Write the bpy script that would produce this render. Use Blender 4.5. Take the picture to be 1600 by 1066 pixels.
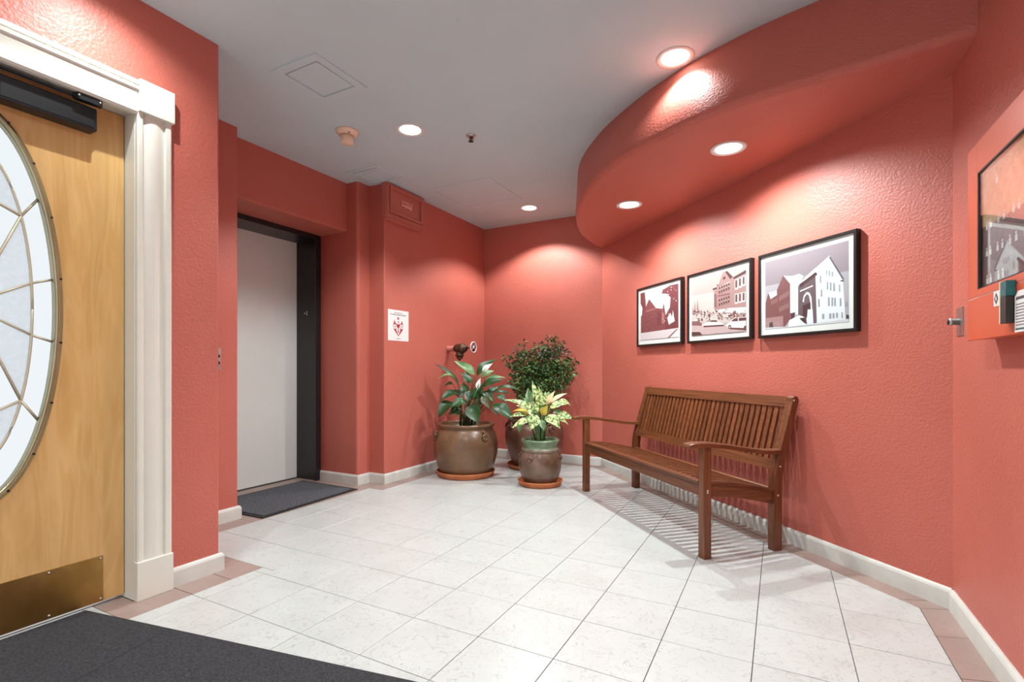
import bpy, bmesh, math, random
from mathutils import Vector, Matrix
random.seed(7)
scene = bpy.context.scene
for o in list(bpy.data.objects):
    bpy.data.objects.remove(o, do_unlink=True)
COL = scene.collection
PI = math.pi

# ------------------------------------------------------------------ camera
CAM_H = 1.02
cam_d = bpy.data.cameras.new('camera')
cam = bpy.data.objects.new('camera', cam_d)
COL.objects.link(cam)
cam_d.sensor_width = 36.0
cam_d.lens = 787.0 / 1600.0 * 36.0
cam_d.shift_y = (575 - 533) / 1600.0
cam_d.clip_start = 0.02
cam.location = (0, 0, CAM_H)
cam.rotation_euler = (PI / 2, 0, math.radians(28.0))
scene.camera = cam

# ------------------------------------------------------------------ world (pale overcast daylight) and exposure
world = bpy.data.worlds.new('world')
scene.world = world
world.use_nodes = True
bg = world.node_tree.nodes['Background']
bg.inputs[0].default_value = (0.84, 0.94, 1.0, 1)
bg.inputs[1].default_value = 2.4
vs = scene.view_settings
vs.view_transform = 'Standard'
vs.look = 'None'
vs.exposure = -0.08
vs.gamma = 1.0
vs.use_curve_mapping = False

# daylight portals: sit exactly in the glazed openings and only guide sampling of the sky
def portal(loc, rot, sx, sy):
    l = bpy.data.lights.new('daylight_portal', 'AREA')
    l.shape = 'RECTANGLE'; l.size = sx; l.size_y = sy
    l.cycles.is_portal = True
    o = bpy.data.objects.new('daylight_portal', l)
    COL.objects.link(o); o.location = loc; o.rotation_euler = rot
portal((-0.95, -2.33, 1.2), (-PI / 2, 0, PI), 2.5, 2.2)
portal((-2.70, 0.70, 1.25), (0, -PI / 2, 0), 1.5, 0.5)

LIGHT_W = 112.0          # each recessed downlight
LIGHT_COL = (0.90, 0.965, 0.965)

# ------------------------------------------------------------------ helpers
def tag(o, label=None, cat=None, group=None, kind=None):
    if label: o['label'] = label
    if cat: o['category'] = cat
    if group: o['group'] = group
    if kind: o['kind'] = kind
    return o

def thing(name, label, cat, loc=(0, 0, 0), rz=0.0, group=None, kind=None):
    o = bpy.data.objects.new(name, None)
    COL.objects.link(o)
    o.empty_display_size = 0.1
    o.location = loc
    o.rotation_euler = (0, 0, rz)
    return tag(o, label, cat, group, kind)

def mesh_obj(name, verts, faces, mat, parent=None, smooth=False, mats=None, fmi=None):
    me = bpy.data.meshes.new(name)
    me.from_pydata([tuple(v) for v in verts], [], faces)
    for m in (mats or [mat]):
        me.materials.append(m)
    if fmi:
        me.polygons.foreach_set('material_index', fmi)
    bm = bmesh.new(); bm.from_mesh(me)
    bmesh.ops.recalc_face_normals(bm, faces=bm.faces)
    bm.to_mesh(me); bm.free()
    if smooth:
        me.polygons.foreach_set('use_smooth', [True] * len(me.polygons))
    me.update()
    o = bpy.data.objects.new(name, me)
    COL.objects.link(o)
    if parent: o.parent = parent
    return o

def bm_obj(name, bm, mat, parent=None, smooth=False, mats=None):
    bmesh.ops.recalc_face_normals(bm, faces=bm.faces)
    me = bpy.data.meshes.new(name)
    bm.to_mesh(me); bm.free()
    for m in (mats or [mat]):
        me.materials.append(m)
    if smooth:
        me.polygons.foreach_set('use_smooth', [True] * len(me.polygons))
    o = bpy.data.objects.new(name, me)
    COL.objects.link(o)
    if parent: o.parent = parent
    return o

def add_box(bm, lo, hi, bevel=0.0, seg=2):
    b2 = bmesh.new()
    lo = Vector(lo); hi = Vector(hi)
    vs_ = [b2.verts.new((x, y, z)) for z in (lo.z, hi.z) for x, y in ((lo.x, lo.y), (hi.x, lo.y), (hi.x, hi.y), (lo.x, hi.y))]
    for f in ((3, 2, 1, 0), (4, 5, 6, 7), (0, 1, 5, 4), (1, 2, 6, 5), (2, 3, 7, 6), (3, 0, 4, 7)):
        b2.faces.new([vs_[i] for i in f])
    if bevel > 0:
        bmesh.ops.bevel(b2, geom=list(b2.edges), offset=bevel, segments=seg, affect='EDGES', profile=0.5)
    me = bpy.data.meshes.new('tmp'); b2.to_mesh(me); b2.free()
    bm.from_mesh(me); bpy.data.meshes.remove(me)

def box(name, lo, hi, mat, parent=None, bevel=0.0, seg=2, smooth=False):
    bm = bmesh.new(); add_box(bm, lo, hi, bevel, seg)
    return bm_obj(name, bm, mat, parent, smooth)

def round_poly(pts, radii, seg=5):
    """round chosen corners of a plan polygon"""
    out = []
    n = len(pts)
    for i, p in enumerate(pts):
        r = radii.get(i, 0)
        if r <= 0:
            out.append(Vector(p)); continue
        p = Vector(p); a = (Vector(pts[i - 1]) - p).normalized(); b = (Vector(pts[(i + 1) % n]) - p).normalized()
        ang = a.angle(b); t = r / math.tan(ang / 2)
        c = p + (a + b).normalized() * (r / math.sin(ang / 2))
        s = p + a * t - c; e_ = p + b * t - c
        a0 = math.atan2(s.y, s.x); a1 = math.atan2(e_.y, e_.x)
        d = (a1 - a0 + PI) % (2 * PI) - PI
        for k in range(seg + 1):
            th = a0 + d * k / seg
            out.append(c + Vector((math.cos(th), math.sin(th))) * r)
    return out

def add_prism(bm, poly, z0, z1, M=None):
    n = len(poly)
    lo = [bm.verts.new((p[0], p[1], z0)) for p in poly]
    hi = [bm.verts.new((p[0], p[1], z1)) for p in poly]
    fs = [bm.faces.new(list(reversed(lo))), bm.faces.new(hi)]
    for i in range(n):
        fs.append(bm.faces.new((lo[i], lo[(i + 1) % n], hi[(i + 1) % n], hi[i])))
    if M is not None:
        bmesh.ops.transform(bm, matrix=M, verts=lo + hi)
    return fs

def prism(name, poly, z0, z1, mat, parent=None, M=None):
    bm = bmesh.new(); add_prism(bm, poly, z0, z1, M)
    return bm_obj(name, bm, mat, parent)

def lathe(name, prof, mat, parent=None, seg=40, loc=(0, 0, 0), M=None, smooth=True, mats=None, matfn=None):
    """prof: list of (radius, z)"""
    verts = []; faces = []; fmi = []
    L = Vector(loc)
    for r, z in prof:
        for k in range(seg):
            a = 2 * PI * k / seg
            verts.append(Vector((r * math.cos(a), r * math.sin(a), z)))
    if M is not None: verts = [M @ v for v in verts]
    verts = [v + L for v in verts]
    for i in range(len(prof) - 1):
        for k in range(seg):
            faces.append((i * seg + k, i * seg + (k + 1) % seg, (i + 1) * seg + (k + 1) % seg, (i + 1) * seg + k))
            fmi.append(matfn(i) if matfn else 0)
    if prof[0][0] > 1e-6: faces.append(tuple(reversed(range(seg)))); fmi.append(matfn(0) if matfn else 0)
    if prof[-1][0] > 1e-6: faces.append(tuple(range((len(prof) - 1) * seg, len(prof) * seg))); fmi.append(matfn(len(prof) - 2) if matfn else 0)
    return mesh_obj(name, verts, faces, mat, parent, smooth, mats, fmi)

def frame_axes(t):
    t = t.normalized()
    up = Vector((0, 0, 1)) if abs(t.z) < 0.95 else Vector((1, 0, 0))
    a = t.cross(up).normalized(); b = a.cross(t).normalized()
    return a, b

def tube_data(pts, radii, seg=8, base=0):
    pts = [Vector(p) for p in pts]
    if not hasattr(radii, '__len__'): radii = [radii] * len(pts)
    verts = []; faces = []
    n = len(pts)
    for i, p in enumerate(pts):
        t = pts[min(i + 1, n - 1)] - pts[max(i - 1, 0)]
        a, b = frame_axes(t)
        for k in range(seg):
            th = 2 * PI * k / seg
            verts.append(p + (a * math.cos(th) + b * math.sin(th)) * radii[i])
    for i in range(n - 1):
        for k in range(seg):
            faces.append(tuple(base + q for q in (i * seg + k, i * seg + (k + 1) % seg, (i + 1) * seg + (k + 1) % seg, (i + 1) * seg + k)))
    faces.append(tuple(base + k for k in reversed(range(seg))))
    faces.append(tuple(base + (n - 1) * seg + k for k in range(seg)))
    return verts, faces

def tube(name, pts, radii, mat, parent=None, seg=8, smooth=True):
    v, f = tube_data(pts, radii, seg)
    return mesh_obj(name, v, f, mat, parent, smooth)

def copy_child(o, parent, loc=None):
    c = o.copy(); COL.objects.link(c); c.parent = parent
    if loc is not None: c.location = loc
    return c

_font_cache = {}
def text_mesh(name, body, size, mat, parent, M, extrude=0.0002):
    cu = bpy.data.curves.new('lettering', 'FONT')
    cu.body = body; cu.size = size; cu.extrude = extrude; cu.align_x = 'CENTER'; cu.align_y = 'CENTER'
    cu.resolution_u = 2
    o = bpy.data.objects.new('tmp_text', cu); COL.objects.link(o)
    dg = bpy.context.evaluated_depsgraph_get(); dg.update()
    me = bpy.data.meshes.new_from_object(o.evaluated_get(dg))
    bpy.data.objects.remove(o, do_unlink=True); bpy.data.curves.remove(cu)
    me.transform(M)
    me.materials.clear(); me.materials.append(mat)
    r = bpy.data.objects.new(name, me); COL.objects.link(r); r.parent = parent
    return r

# ------------------------------------------------------------------ materials
def lin(c):
    return tuple(((x / 255.0) / 12.92 if x / 255.0 <= 0.04045 else (((x / 255.0) + 0.055) / 1.055) ** 2.4) for x in c) + (1.0,)

def nd(nt, t, **kw):
    n = nt.nodes.new(t)
    for k, v in kw.items():
        if k.startswith('i_'): n.inputs[k[2:].replace('_', ' ')].default_value = v
        else: setattr(n, k, v)
    return n

def base_mat(name, color, rough=0.5, metal=0.0, spec=0.5):
    m = bpy.data.materials.new(name); m.use_nodes = True
    nt = m.node_tree; b = nt.nodes['Principled BSDF']
    b.inputs['Base Color'].default_value = color
    b.inputs['Roughness'].default_value = rough
    b.inputs['Metallic'].default_value = metal
    b.inputs['Specular IOR Level'].default_value = spec
    return m, nt, b

def coords(nt, scale=(1, 1, 1), rnd=False):
    tc = nd(nt, 'ShaderNodeTexCoord')
    mp = nd(nt, 'ShaderNodeMapping')
    mp.inputs['Scale'].default_value = scale
    nt.links.new(tc.outputs['Object'], mp.inputs['Vector'])
    if rnd:
        oi = nd(nt, 'ShaderNodeObjectInfo')
        ml = nd(nt, 'ShaderNodeMath', operation='MULTIPLY'); ml.inputs[1].default_value = 53.7
        nt.links.new(oi.outputs['Random'], ml.inputs[0])
        nt.links.new(ml.outputs[0], mp.inputs['Location'])
    return mp.outputs['Vector']

def ramp(nt, fac, stops):
    r = nd(nt, 'ShaderNodeValToRGB')
    while len(r.color_ramp.elements) < len(stops): r.color_ramp.elements.new(0.5)
    for e_, (p, c) in zip(r.color_ramp.elements, stops):
        e_.position = p; e_.color = c
    nt.links.new(fac, r.inputs[0])
    return r.outputs[0]

def noise_mat(name, c1, c2, rough=0.5, scale=6.0, bump=0.0, bscale=90.0, bdist=0.002, stretch=(1, 1, 1), rnd=False, metal=0.0, spec=0.5, detail=4.0, lo=0.35, hi=0.65):
    m, nt, b = base_mat(name, c1, rough, metal, spec)
    v = coords(nt, stretch, rnd)
    n = nd(nt, 'ShaderNodeTexNoise'); n.inputs['Scale'].default_value = scale; n.inputs['Detail'].default_value = detail
    nt.links.new(v, n.inputs['Vector'])
    nt.links.new(ramp(nt, n.outputs[0], [(lo, c1), (hi, c2)]), b.inputs['Base Color'])
    if bump > 0:
        n2 = nd(nt, 'ShaderNodeTexNoise'); n2.inputs['Scale'].default_value = bscale; n2.inputs['Detail'].default_value = 2.0
        nt.links.new(v, n2.inputs['Vector'])
        bp = nd(nt, 'ShaderNodeBump'); bp.inputs['Strength'].default_value = bump; bp.inputs['Distance'].default_value = bdist
        nt.links.new(n2.outputs[0], bp.inputs['Height'])
        nt.links.new(bp.outputs[0], b.inputs['Normal'])
    return m

def flat(name, rgb, rough=0.6, metal=0.0, spec=0.5):
    return base_mat(name, lin(rgb), rough, metal, spec)[0]

def wood_mat(name, c_dark, c_light, rough=0.45, axis=0, scale=14.0, rnd=True, stretch=34.0, var=0.2):
    """long grain along the given object axis"""
    m, nt, b = base_mat(name, c_light, rough)
    sc = [stretch, stretch, stretch]; sc[axis] = 1.0
    v = coords(nt, tuple(sc), rnd)
    n = nd(nt, 'ShaderNodeTexNoise'); n.inputs['Scale'].default_value = scale / 4; n.inputs['Detail'].default_value = 6; n.inputs['Distortion'].default_value = 0.15
    nt.links.new(v, n.inputs['Vector'])
    col = ramp(nt, n.outputs[0], [(0.32, c_dark), (0.68, c_light)])
    if rnd:
        oi = nd(nt, 'ShaderNodeObjectInfo')
        hs = nd(nt, 'ShaderNodeHueSaturation')
        mr = nd(nt, 'ShaderNodeMapRange'); mr.inputs['To Min'].default_value = 1 - var; mr.inputs['To Max'].default_value = 1 + var
        nt.links.new(oi.outputs['Random'], mr.inputs['Value'])
        nt.links.new(mr.outputs[0], hs.inputs['Value'])
        nt.links.new(col, hs.inputs['Color']); col = hs.outputs[0]
    nt.links.new(col, b.inputs['Base Color'])
    bp = nd(nt, 'ShaderNodeBump'); bp.inputs['Strength'].default_value = 0.12; bp.inputs['Distance'].default_value = 0.001
    nt.links.new(n.outputs[0], bp.inputs['Height']); nt.links.new(bp.outputs[0], b.inputs['Normal'])
    return m

M = {}
WALL_A = (0.495, 0.127, 0.092, 1); WALL_B = (0.525, 0.138, 0.101, 1)
M['wall'] = noise_mat('red_orange_peel_plaster', WALL_A, WALL_B, rough=0.48, scale=2.2, bump=0.75, bscale=88, bdist=0.0036)
M['ceiling'] = noise_mat('grey_white_ceiling_paint', (0.555, 0.68, 0.72, 1), (0.575, 0.70, 0.74, 1), rough=0.8, scale=3, bump=0.12, bscale=140, bdist=0.001)
M['panelwhite'] = flat('ceiling_panel_paint', (200, 218, 224), 0.7)
M['trim'] = noise_mat('cream_trim_paint', lin((224, 223, 212)), lin((220, 219, 209)), rough=0.35, scale=7, bump=0.05, bscale=40)
M['baseb'] = noise_mat('grey_white_baseboard_paint', lin((214, 215, 208)), lin((202, 204, 198)), rough=0.4, scale=9)
M['grout'] = flat('dark_grout', (62, 58, 56), 0.9)
M['birch'] = None

def birch():
    m, nt, b = base_mat('birch_veneer', lin((214, 170, 104)), 0.38)
    v = coords(nt, (7.0, 7.0, 1.0))
    n = nd(nt, 'ShaderNodeTexNoise'); n.inputs['Scale'].default_value = 1.6; n.inputs['Detail'].default_value = 5; n.inputs['Distortion'].default_value = 1.2
    nt.links.new(v, n.inputs['Vector'])
    w = nd(nt, 'ShaderNodeMath', operation='MULTIPLY'); w.inputs[1].default_value = 26.0
    nt.links.new(n.outputs[0], w.inputs[0])
    s = nd(nt, 'ShaderNodeMath', operation='SINE'); nt.links.new(w.outputs[0], s.inputs[0])
    r = nd(nt, 'ShaderNodeMapRange'); r.inputs['From Min'].default_value = -1; nt.links.new(s.outputs[0], r.inputs['Value'])
    c1 = ramp(nt, r.outputs[0], [(0.0, lin((215, 171, 106))), (0.6, lin((219, 177, 113))), (1.0, lin((222, 182, 120)))])
    n3 = nd(nt, 'ShaderNodeTexNoise'); n3.inputs['Scale'].default_value = 2.5
    v3 = coords(nt, (1, 6, 0.8)); nt.links.new(v3, n3.inputs['Vector'])
    mx = nd(nt, 'ShaderNodeMixRGB', blend_type='MULTIPLY'); mx.inputs[0].default_value = 0.4
    nt.links.new(c1, mx.inputs[1])
    nt.links.new(ramp(nt, n3.outputs[0], [(0.35, (0.72, 0.66, 0.55, 1)), (0.65, (1, 1, 1, 1))]), mx.inputs[2])
    nt.links.new(mx.outputs[0], b.inputs['Base Color'])
    return m
M['birch'] = birch()

def tile_mat(name, c1, c2, vein, rough, vein_amt, speck):
    m, nt, b = base_mat(name, c1, rough)
    v = coords(nt, (1, 1, 1), True)
    n = nd(nt, 'ShaderNodeTexNoise'); n.inputs['Scale'].default_value = 5; n.inputs['Detail'].default_value = 5
    nt.links.new(v, n.inputs['Vector'])
    base = ramp(nt, n.outputs[0], [(0.3, c1), (0.7, c2)])
    # thin crackled veins: ridges of a distorted noise
    n2 = nd(nt, 'ShaderNodeTexNoise'); n2.inputs['Scale'].default_value = 13; n2.inputs['Detail'].default_value = 7; n2.inputs['Distortion'].default_value = 1.6
    nt.links.new(v, n2.inputs['Vector'])
    a = nd(nt, 'ShaderNodeMath', operation='SUBTRACT'); a.inputs[1].default_value = 0.5; nt.links.new(n2.outputs[0], a.inputs[0])
    ab = nd(nt, 'ShaderNodeMath', operation='ABSOLUTE'); nt.links.new(a.outputs[0], ab.inputs[0])
    vf = ramp(nt, ab.outputs[0], [(0.0, (vein_amt,) * 3 + (1,)), (0.012, (0, 0, 0, 1))])
    mx = nd(nt, 'ShaderNodeMixRGB'); nt.links.new(vf, mx.inputs[0]); nt.links.new(base, mx.inputs[1]); mx.inputs[2].default_value = vein
    vo = nd(nt, 'ShaderNodeTexVoronoi'); vo.inputs['Scale'].default_value = 26; nt.links.new(v, vo.inputs['Vector'])
    sf = ramp(nt, vo.outputs['Distance'], [(0.05, (speck,) * 3 + (1,)), (0.085, (0, 0, 0, 1))])
    mx2 = nd(nt, 'ShaderNodeMixRGB'); nt.links.new(sf, mx2.inputs[0]); nt.links.new(mx.outputs[0], mx2.inputs[1]); mx2.inputs[2].default_value = vein
    nt.links.new(mx2.outputs[0], b.inputs['Base Color'])
    return m
M['tile'] = tile_mat('white_veined_stone_tile', (0.515, 0.540, 0.520, 1), (0.560, 0.590, 0.575, 1), (0.26, 0.26, 0.24, 1), 0.28, 0.6, 0.75)
M['btile'] = tile_mat('brown_stone_border_tile', lin((152, 130, 122)), lin((166, 145, 136)), lin((120, 98, 90)), 0.4, 0.3, 0.3)
M['rubber'] = flat('black_rubber', (30, 30, 32), 0.7)
M['carpet'] = noise_mat('charcoal_carpet', lin((38, 39, 42)), lin((62, 63, 68)), rough=0.95, scale=150, bump=0.9, bscale=420, bdist=0.004, detail=3)
M['carpet2'] = noise_mat('grey_flecked_carpet', lin((48, 50, 55)), lin((104, 107, 114)), rough=0.95, scale=100, bump=0.8, bscale=420, bdist=0.003, detail=3)
M['blackmetal'] = flat('black_painted_metal', (24, 25, 28), 0.35)
M['elevframe'] = flat('black_elevator_steel', (33, 33, 34), 0.32, 0.0)
M['elevdoor'] = noise_mat('grey_elevator_door_paint', lin((220, 224, 220)), lin((226, 230, 226)), rough=0.45, scale=1.5)
M['brass'] = noise_mat('aged_brass', lin((176, 142, 84)), lin((150, 116, 62)), rough=0.33, scale=5, metal=0.9)
M['ovalmetal'] = noise_mat('champagne_metal', lin((176, 168, 138)), lin((160, 152, 122)), rough=0.3, scale=6, metal=0.85)
M['came'] = flat('brass_came', (206, 198, 172), 0.45, 0.2)
M['steel'] = flat('brushed_steel', (190, 190, 188), 0.3, 0.9)
M['dark'] = flat('dark_detail', (22, 20, 20), 0.5)
M['redbox'] = flat('red_painted_wood', (190, 108, 94), 0.4)
M['redpipe'] = flat('red_painted_pipe', (192, 106, 92), 0.4)
M['valve'] = noise_mat('tarnished_bronze', lin((104, 78, 54)), lin((74, 52, 40)), rough=0.45, scale=30, metal=0.55, bump=0.2, bscale=80)
M['wheel'] = flat('pale_handwheel_paint', (224, 196, 196), 0.35)
M['wheelred'] = flat('handwheel_web_paint', (168, 110, 108), 0.4)
M['smoke'] = flat('peach_detector_plastic', (238, 208, 184), 0.5)  # cream plastic with the orange reflected tint mixed into its colour
M['lamptrim'] = flat('downlight_trim_white', (226, 222, 216), 0.4)
M['orange'] = flat('orange_red_cabinet_enamel', (214, 96, 62), 0.35)
M['frame'] = flat('black_frame_wood', (26, 22, 20), 0.35)
M['matboard'] = flat('white_mat_board', (232, 234, 230), 0.8)
M['paper'] = flat('white_paper', (228, 226, 224), 0.8)
M['terracotta'] = noise_mat('terracotta', lin((176, 96, 54)), lin((196, 116, 70)), rough=0.6, scale=12)
M['soil'] = noise_mat('potting_soil', lin((38, 28, 22)), lin((70, 54, 42)), rough=0.95, scale=60, bump=0.9, bscale=90, bdist=0.01)
M['pot'] = noise_mat('brown_glazed_stoneware', lin((96, 70, 50)), lin((126, 96, 70)), rough=0.30, scale=5, bump=0.15, bscale=24, bdist=0.004, detail=6)
M['potdark'] = noise_mat('dark_brown_stoneware', lin((92, 60, 50)), lin((116, 78, 62)), rough=0.35, scale=5, bump=0.15, bscale=24, bdist=0.004)
M['potgrey'] = noise_mat('mottled_grey_brown_stoneware', lin((90, 66, 50)), lin((124, 100, 86)), rough=0.26, scale=7, bump=0.12, bscale=24, bdist=0.004)
M['glazegreen'] = noise_mat('green_celadon_glaze', lin((96, 122, 92)), lin((126, 146, 116)), rough=0.28, scale=14)
M['glazepale'] = noise_mat('pale_ash_glaze', lin((142, 136, 116)), lin((124, 112, 94)), rough=0.3, scale=14)
M['leaf'] = noise_mat('dark_glossy_leaf', lin((18, 52, 20)), lin((40, 86, 36)), rough=0.4, scale=9, rnd=True, spec=0.6)
M['leafpale'] = noise_mat('light_green_leaf', lin((70, 112, 62)), lin((122, 156, 104)), rough=0.35, scale=10, rnd=True)
M['leafbrown'] = noise_mat('browned_leaf', lin((72, 58, 30)), lin((58, 74, 34)), rough=0.45, scale=10, rnd=True)
M['spathe'] = flat('white_flower_bract', (226, 230, 226), 0.5)
M['petiole'] = flat('green_leaf_stalk', (48, 66, 32), 0.5)
M['variegated'] = noise_mat('cream_green_variegated_leaf', lin((76, 116, 48)), lin((200, 210, 146)), rough=0.38, scale=48, rnd=True, detail=3, lo=0.44, hi=0.56)
M['varpink'] = noise_mat('pinkish_cream_leaf', lin((204, 176, 126)), lin((226, 204, 164)), rough=0.4, scale=16, rnd=True)
M['varyellow'] = noise_mat('yellow_leaf', lin((214, 196, 60)), lin((196, 176, 84)), rough=0.4, scale=16, rnd=True)
M['shrub1'] = flat('shrub_leaf_deep_green', (44, 78, 36), 0.45)
M['shrub2'] = flat('shrub_leaf_mid_green', (92, 122, 64), 0.45)
M['shrub3'] = flat('shrub_leaf_dull_plum', (88, 76, 74), 0.5)
M['bark'] = flat('shrub_stem_bark', (74, 56, 42), 0.7)
M['concrete'] = flat('outdoor_concrete', (190, 188, 182), 0.9)
BD = lin((86, 48, 27)); BL = lin((128, 74, 42))
M['benchx'] = wood_mat('bench_hardwood_long', BD, BL, 0.36, 0)
M['benchy'] = wood_mat('bench_hardwood_deep', BD, BL, 0.36, 1)
M['benchz'] = wood_mat('bench_hardwood_upright', BD, BL, 0.36, 2)

def lamp_mat():
    m = bpy.data.materials.new('downlight_lens'); m.use_nodes = True
    nt = m.node_tree; nt.nodes.remove(nt.nodes['Principled BSDF'])
    e_ = nd(nt, 'ShaderNodeEmission'); e_.inputs[0].default_value = (1.0, 0.93, 0.84, 1); e_.inputs[1].default_value = 9.0
    nt.links.new(e_.outputs[0], nt.nodes['Material Output'].inputs[0])
    return m
M['lens'] = lamp_mat()

def glass_mat(name, tint, gloss, rough=0.0, translucent=0.0):
    m = bpy.data.materials.new(name); m.use_nodes = True
    nt = m.node_tree; nt.nodes.remove(nt.nodes['Principled BSDF'])
    t = nd(nt, 'ShaderNodeBsdfTransparent'); t.inputs[0].default_value = tint
    g = nd(nt, 'ShaderNodeBsdfGlossy'); g.inputs['Roughness'].default_value = rough; g.inputs[0].default_value = (1, 1, 1, 1)
    last = t.outputs[0]
    if translucent > 0:
        tr = nd(nt, 'ShaderNodeBsdfTranslucent'); tr.inputs[0].default_value = (0.95, 0.97, 1, 1)
        mx = nd(nt, 'ShaderNodeMixShader'); mx.inputs[0].default_value = translucent
        if translucent < 1:
            n = nd(nt, 'ShaderNodeTexNoise'); n.inputs['Scale'].default_value = 30; n.inputs['Detail'].default_value = 5
            nt.links.new(coords(nt), n.inputs['Vector'])
            mr = nd(nt, 'ShaderNodeMapRange'); mr.inputs['To Min'].default_value = max(0, translucent - 0.25); mr.inputs['To Max'].default_value = min(1, translucent + 0.25)
            nt.links.new(n.outputs[0], mr.inputs['Value']); nt.links.new(mr.outputs[0], mx.inputs[0])
        nt.links.new(last, mx.inputs[1]); nt.links.new(tr.outputs[0], mx.inputs[2]); last = mx.outputs[0]
    lw = nd(nt, 'ShaderNodeLayerWeight'); lw.inputs[0].default_value = 0.5
    pw = nd(nt, 'ShaderNodeMath', operation='POWER'); pw.inputs[1].default_value = 4.0; nt.links.new(lw.outputs['Facing'], pw.inputs[0])
    ma = nd(nt, 'ShaderNodeMath', operation='MULTIPLY_ADD'); ma.inputs[1].default_value = gloss * 6; ma.inputs[2].default_value = gloss * 0.3; nt.links.new(pw.outputs[0], ma.inputs[0])
    mx2 = nd(nt, 'ShaderNodeMixShader')
    nt.links.new(ma.outputs[0], mx2.inputs[0])
    nt.links.new(last, mx2.inputs[1]); nt.links.new(g.outputs[0], mx2.inputs[2])
    nt.links.new(mx2.outputs[0], nt.nodes['Material Output'].inputs[0])
    return m
M['glass'] = glass_mat('clear_window_glass', (0.96, 0.98, 0.98, 1), 0.10)
M['picglass'] = glass_mat('picture_glass', (0.97, 0.98, 0.98, 1), 0.07)
M['artglass'] = glass_mat('obscure_art_glass', (0.62, 0.61, 0.60, 1), 0.06, 0.1, 0.5)
M['doorglass'] = glass_mat('tinted_door_glass', (0.68, 0.665, 0.655, 1), 0.06)

# ================================================================== STRUCTURE
HC = 2.645            # ceiling
HS = 2.257            # underside of the curved soffit
C8 = Vector((-1.632, 5.07)); C9 = Vector((0.645, 2.75))
E2 = (C8 - C9).normalized(); N2 = Vector((E2.y, -E2.x))      # along the picture wall / into that wall
PIC_RZ = math.atan2(E2.y, E2.x)

def struct(o, label=None, cat=None):
    return tag(o, label, cat, kind='structure')

# ---- floor slab (grout colour) with individual tiles as children
floor = struct(box('floor', (-4.3, -2.6, -0.12), (1.0, 5.4, -0.004), M['grout']), 'white veined stone tile floor with brown border tiles', 'floor')

def clip_half(poly, a, b, c):            # keep a*x+b*y<=c
    out = []
    n = len(poly)
    for i in range(n):
        p = poly[i]; q = poly[(i + 1) % n]
        dp = a * p[0] + b * p[1] - c; dq = a * q[0] + b * q[1] - c
        if dp <= 0: out.append(p)
        if (dp < 0 < dq) or (dq < 0 < dp):
            t = dp / (dp - dq); out.append((p[0] + (q[0] - p[0]) * t, p[1] + (q[1] - p[1]) * t))
    return out

def area(poly):
    return 0.5 * sum(poly[i][0] * poly[(i + 1) % len(poly)][1] - poly[(i + 1) % len(poly)][0] * poly[i][1] for i in range(len(poly)))

def clean(poly):
    out = []
    for p in poly:
        if not out or math.hypot(p[0] - out[-1][0], p[1] - out[-1][1]) > 1e-4: out.append(p)
    if len(out) > 1 and math.hypot(out[0][0] - out[-1][0], out[0][1] - out[-1][1]) < 1e-4: out.pop()
    return out

def inset(poly, g):
    """inset a convex polygon"""
    n = len(poly); out = list(poly)
    for i in range(n):
        p = poly[i]; q = poly[(i + 1) % n]
        dx, dy = q[0] - p[0], q[1] - p[1]; L = math.hypot(dx, dy)
        nx, ny = dy / L, -dx / L               # outward for CCW
        out = clip_half(out, nx, ny, nx * p[0] + ny * p[1] - g)
        if len(out) < 3: return []
    return clean(out)

def tile_mesh(poly, gap=0.0014, bev=0.0010, top=0.0, bot=-0.0042):
    a = inset(poly, gap); b = inset(poly, gap + bev)
    if len(a) < 3 or len(a) != len(b): 
        if len(a) < 3: return None
        b = a
    n = len(a)
    cx = sum(p[0] for p in a) / n; cy = sum(p[1] for p in a) / n
    v = [(x - cx, y - cy, bot) for x, y in a] + [(x - cx, y - cy, top - 0.0008) for x, y in a] + [(x - cx, y - cy, top) for x, y in b]
    f = [tuple(2 * n + i for i in range(n))]
    for r in (0, n):
        for i in range(n):
            f.append((r + i, r + (i + 1) % n, r + n + (i + 1) % n, r + n + i))
    return v, f, (cx, cy)

def put_tile(name, poly, mat):
    poly = clean(poly)
    if len(poly) < 3 or abs(area(poly)) < 2e-4: return
    if area(poly) < 0: poly = poly[::-1]
    r = tile_mesh(poly)
    if not r: return
    v, f, c = r
    o = mesh_obj(name, v, f, mat, floor)
    o.location = (c[0], c[1], random.uniform(-0.0003, 0.0003))
    return o

TX, TY = 0.3095, 0.3012; OX, OY = -1.630, 1.326
PWL = 0.121                                     # border width along picture wall
k_pw = N2.x * C9.x + N2.y * C9.y - PWL          # N2.p <= k_pw is room side of the border line
full_mesh = None
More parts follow.
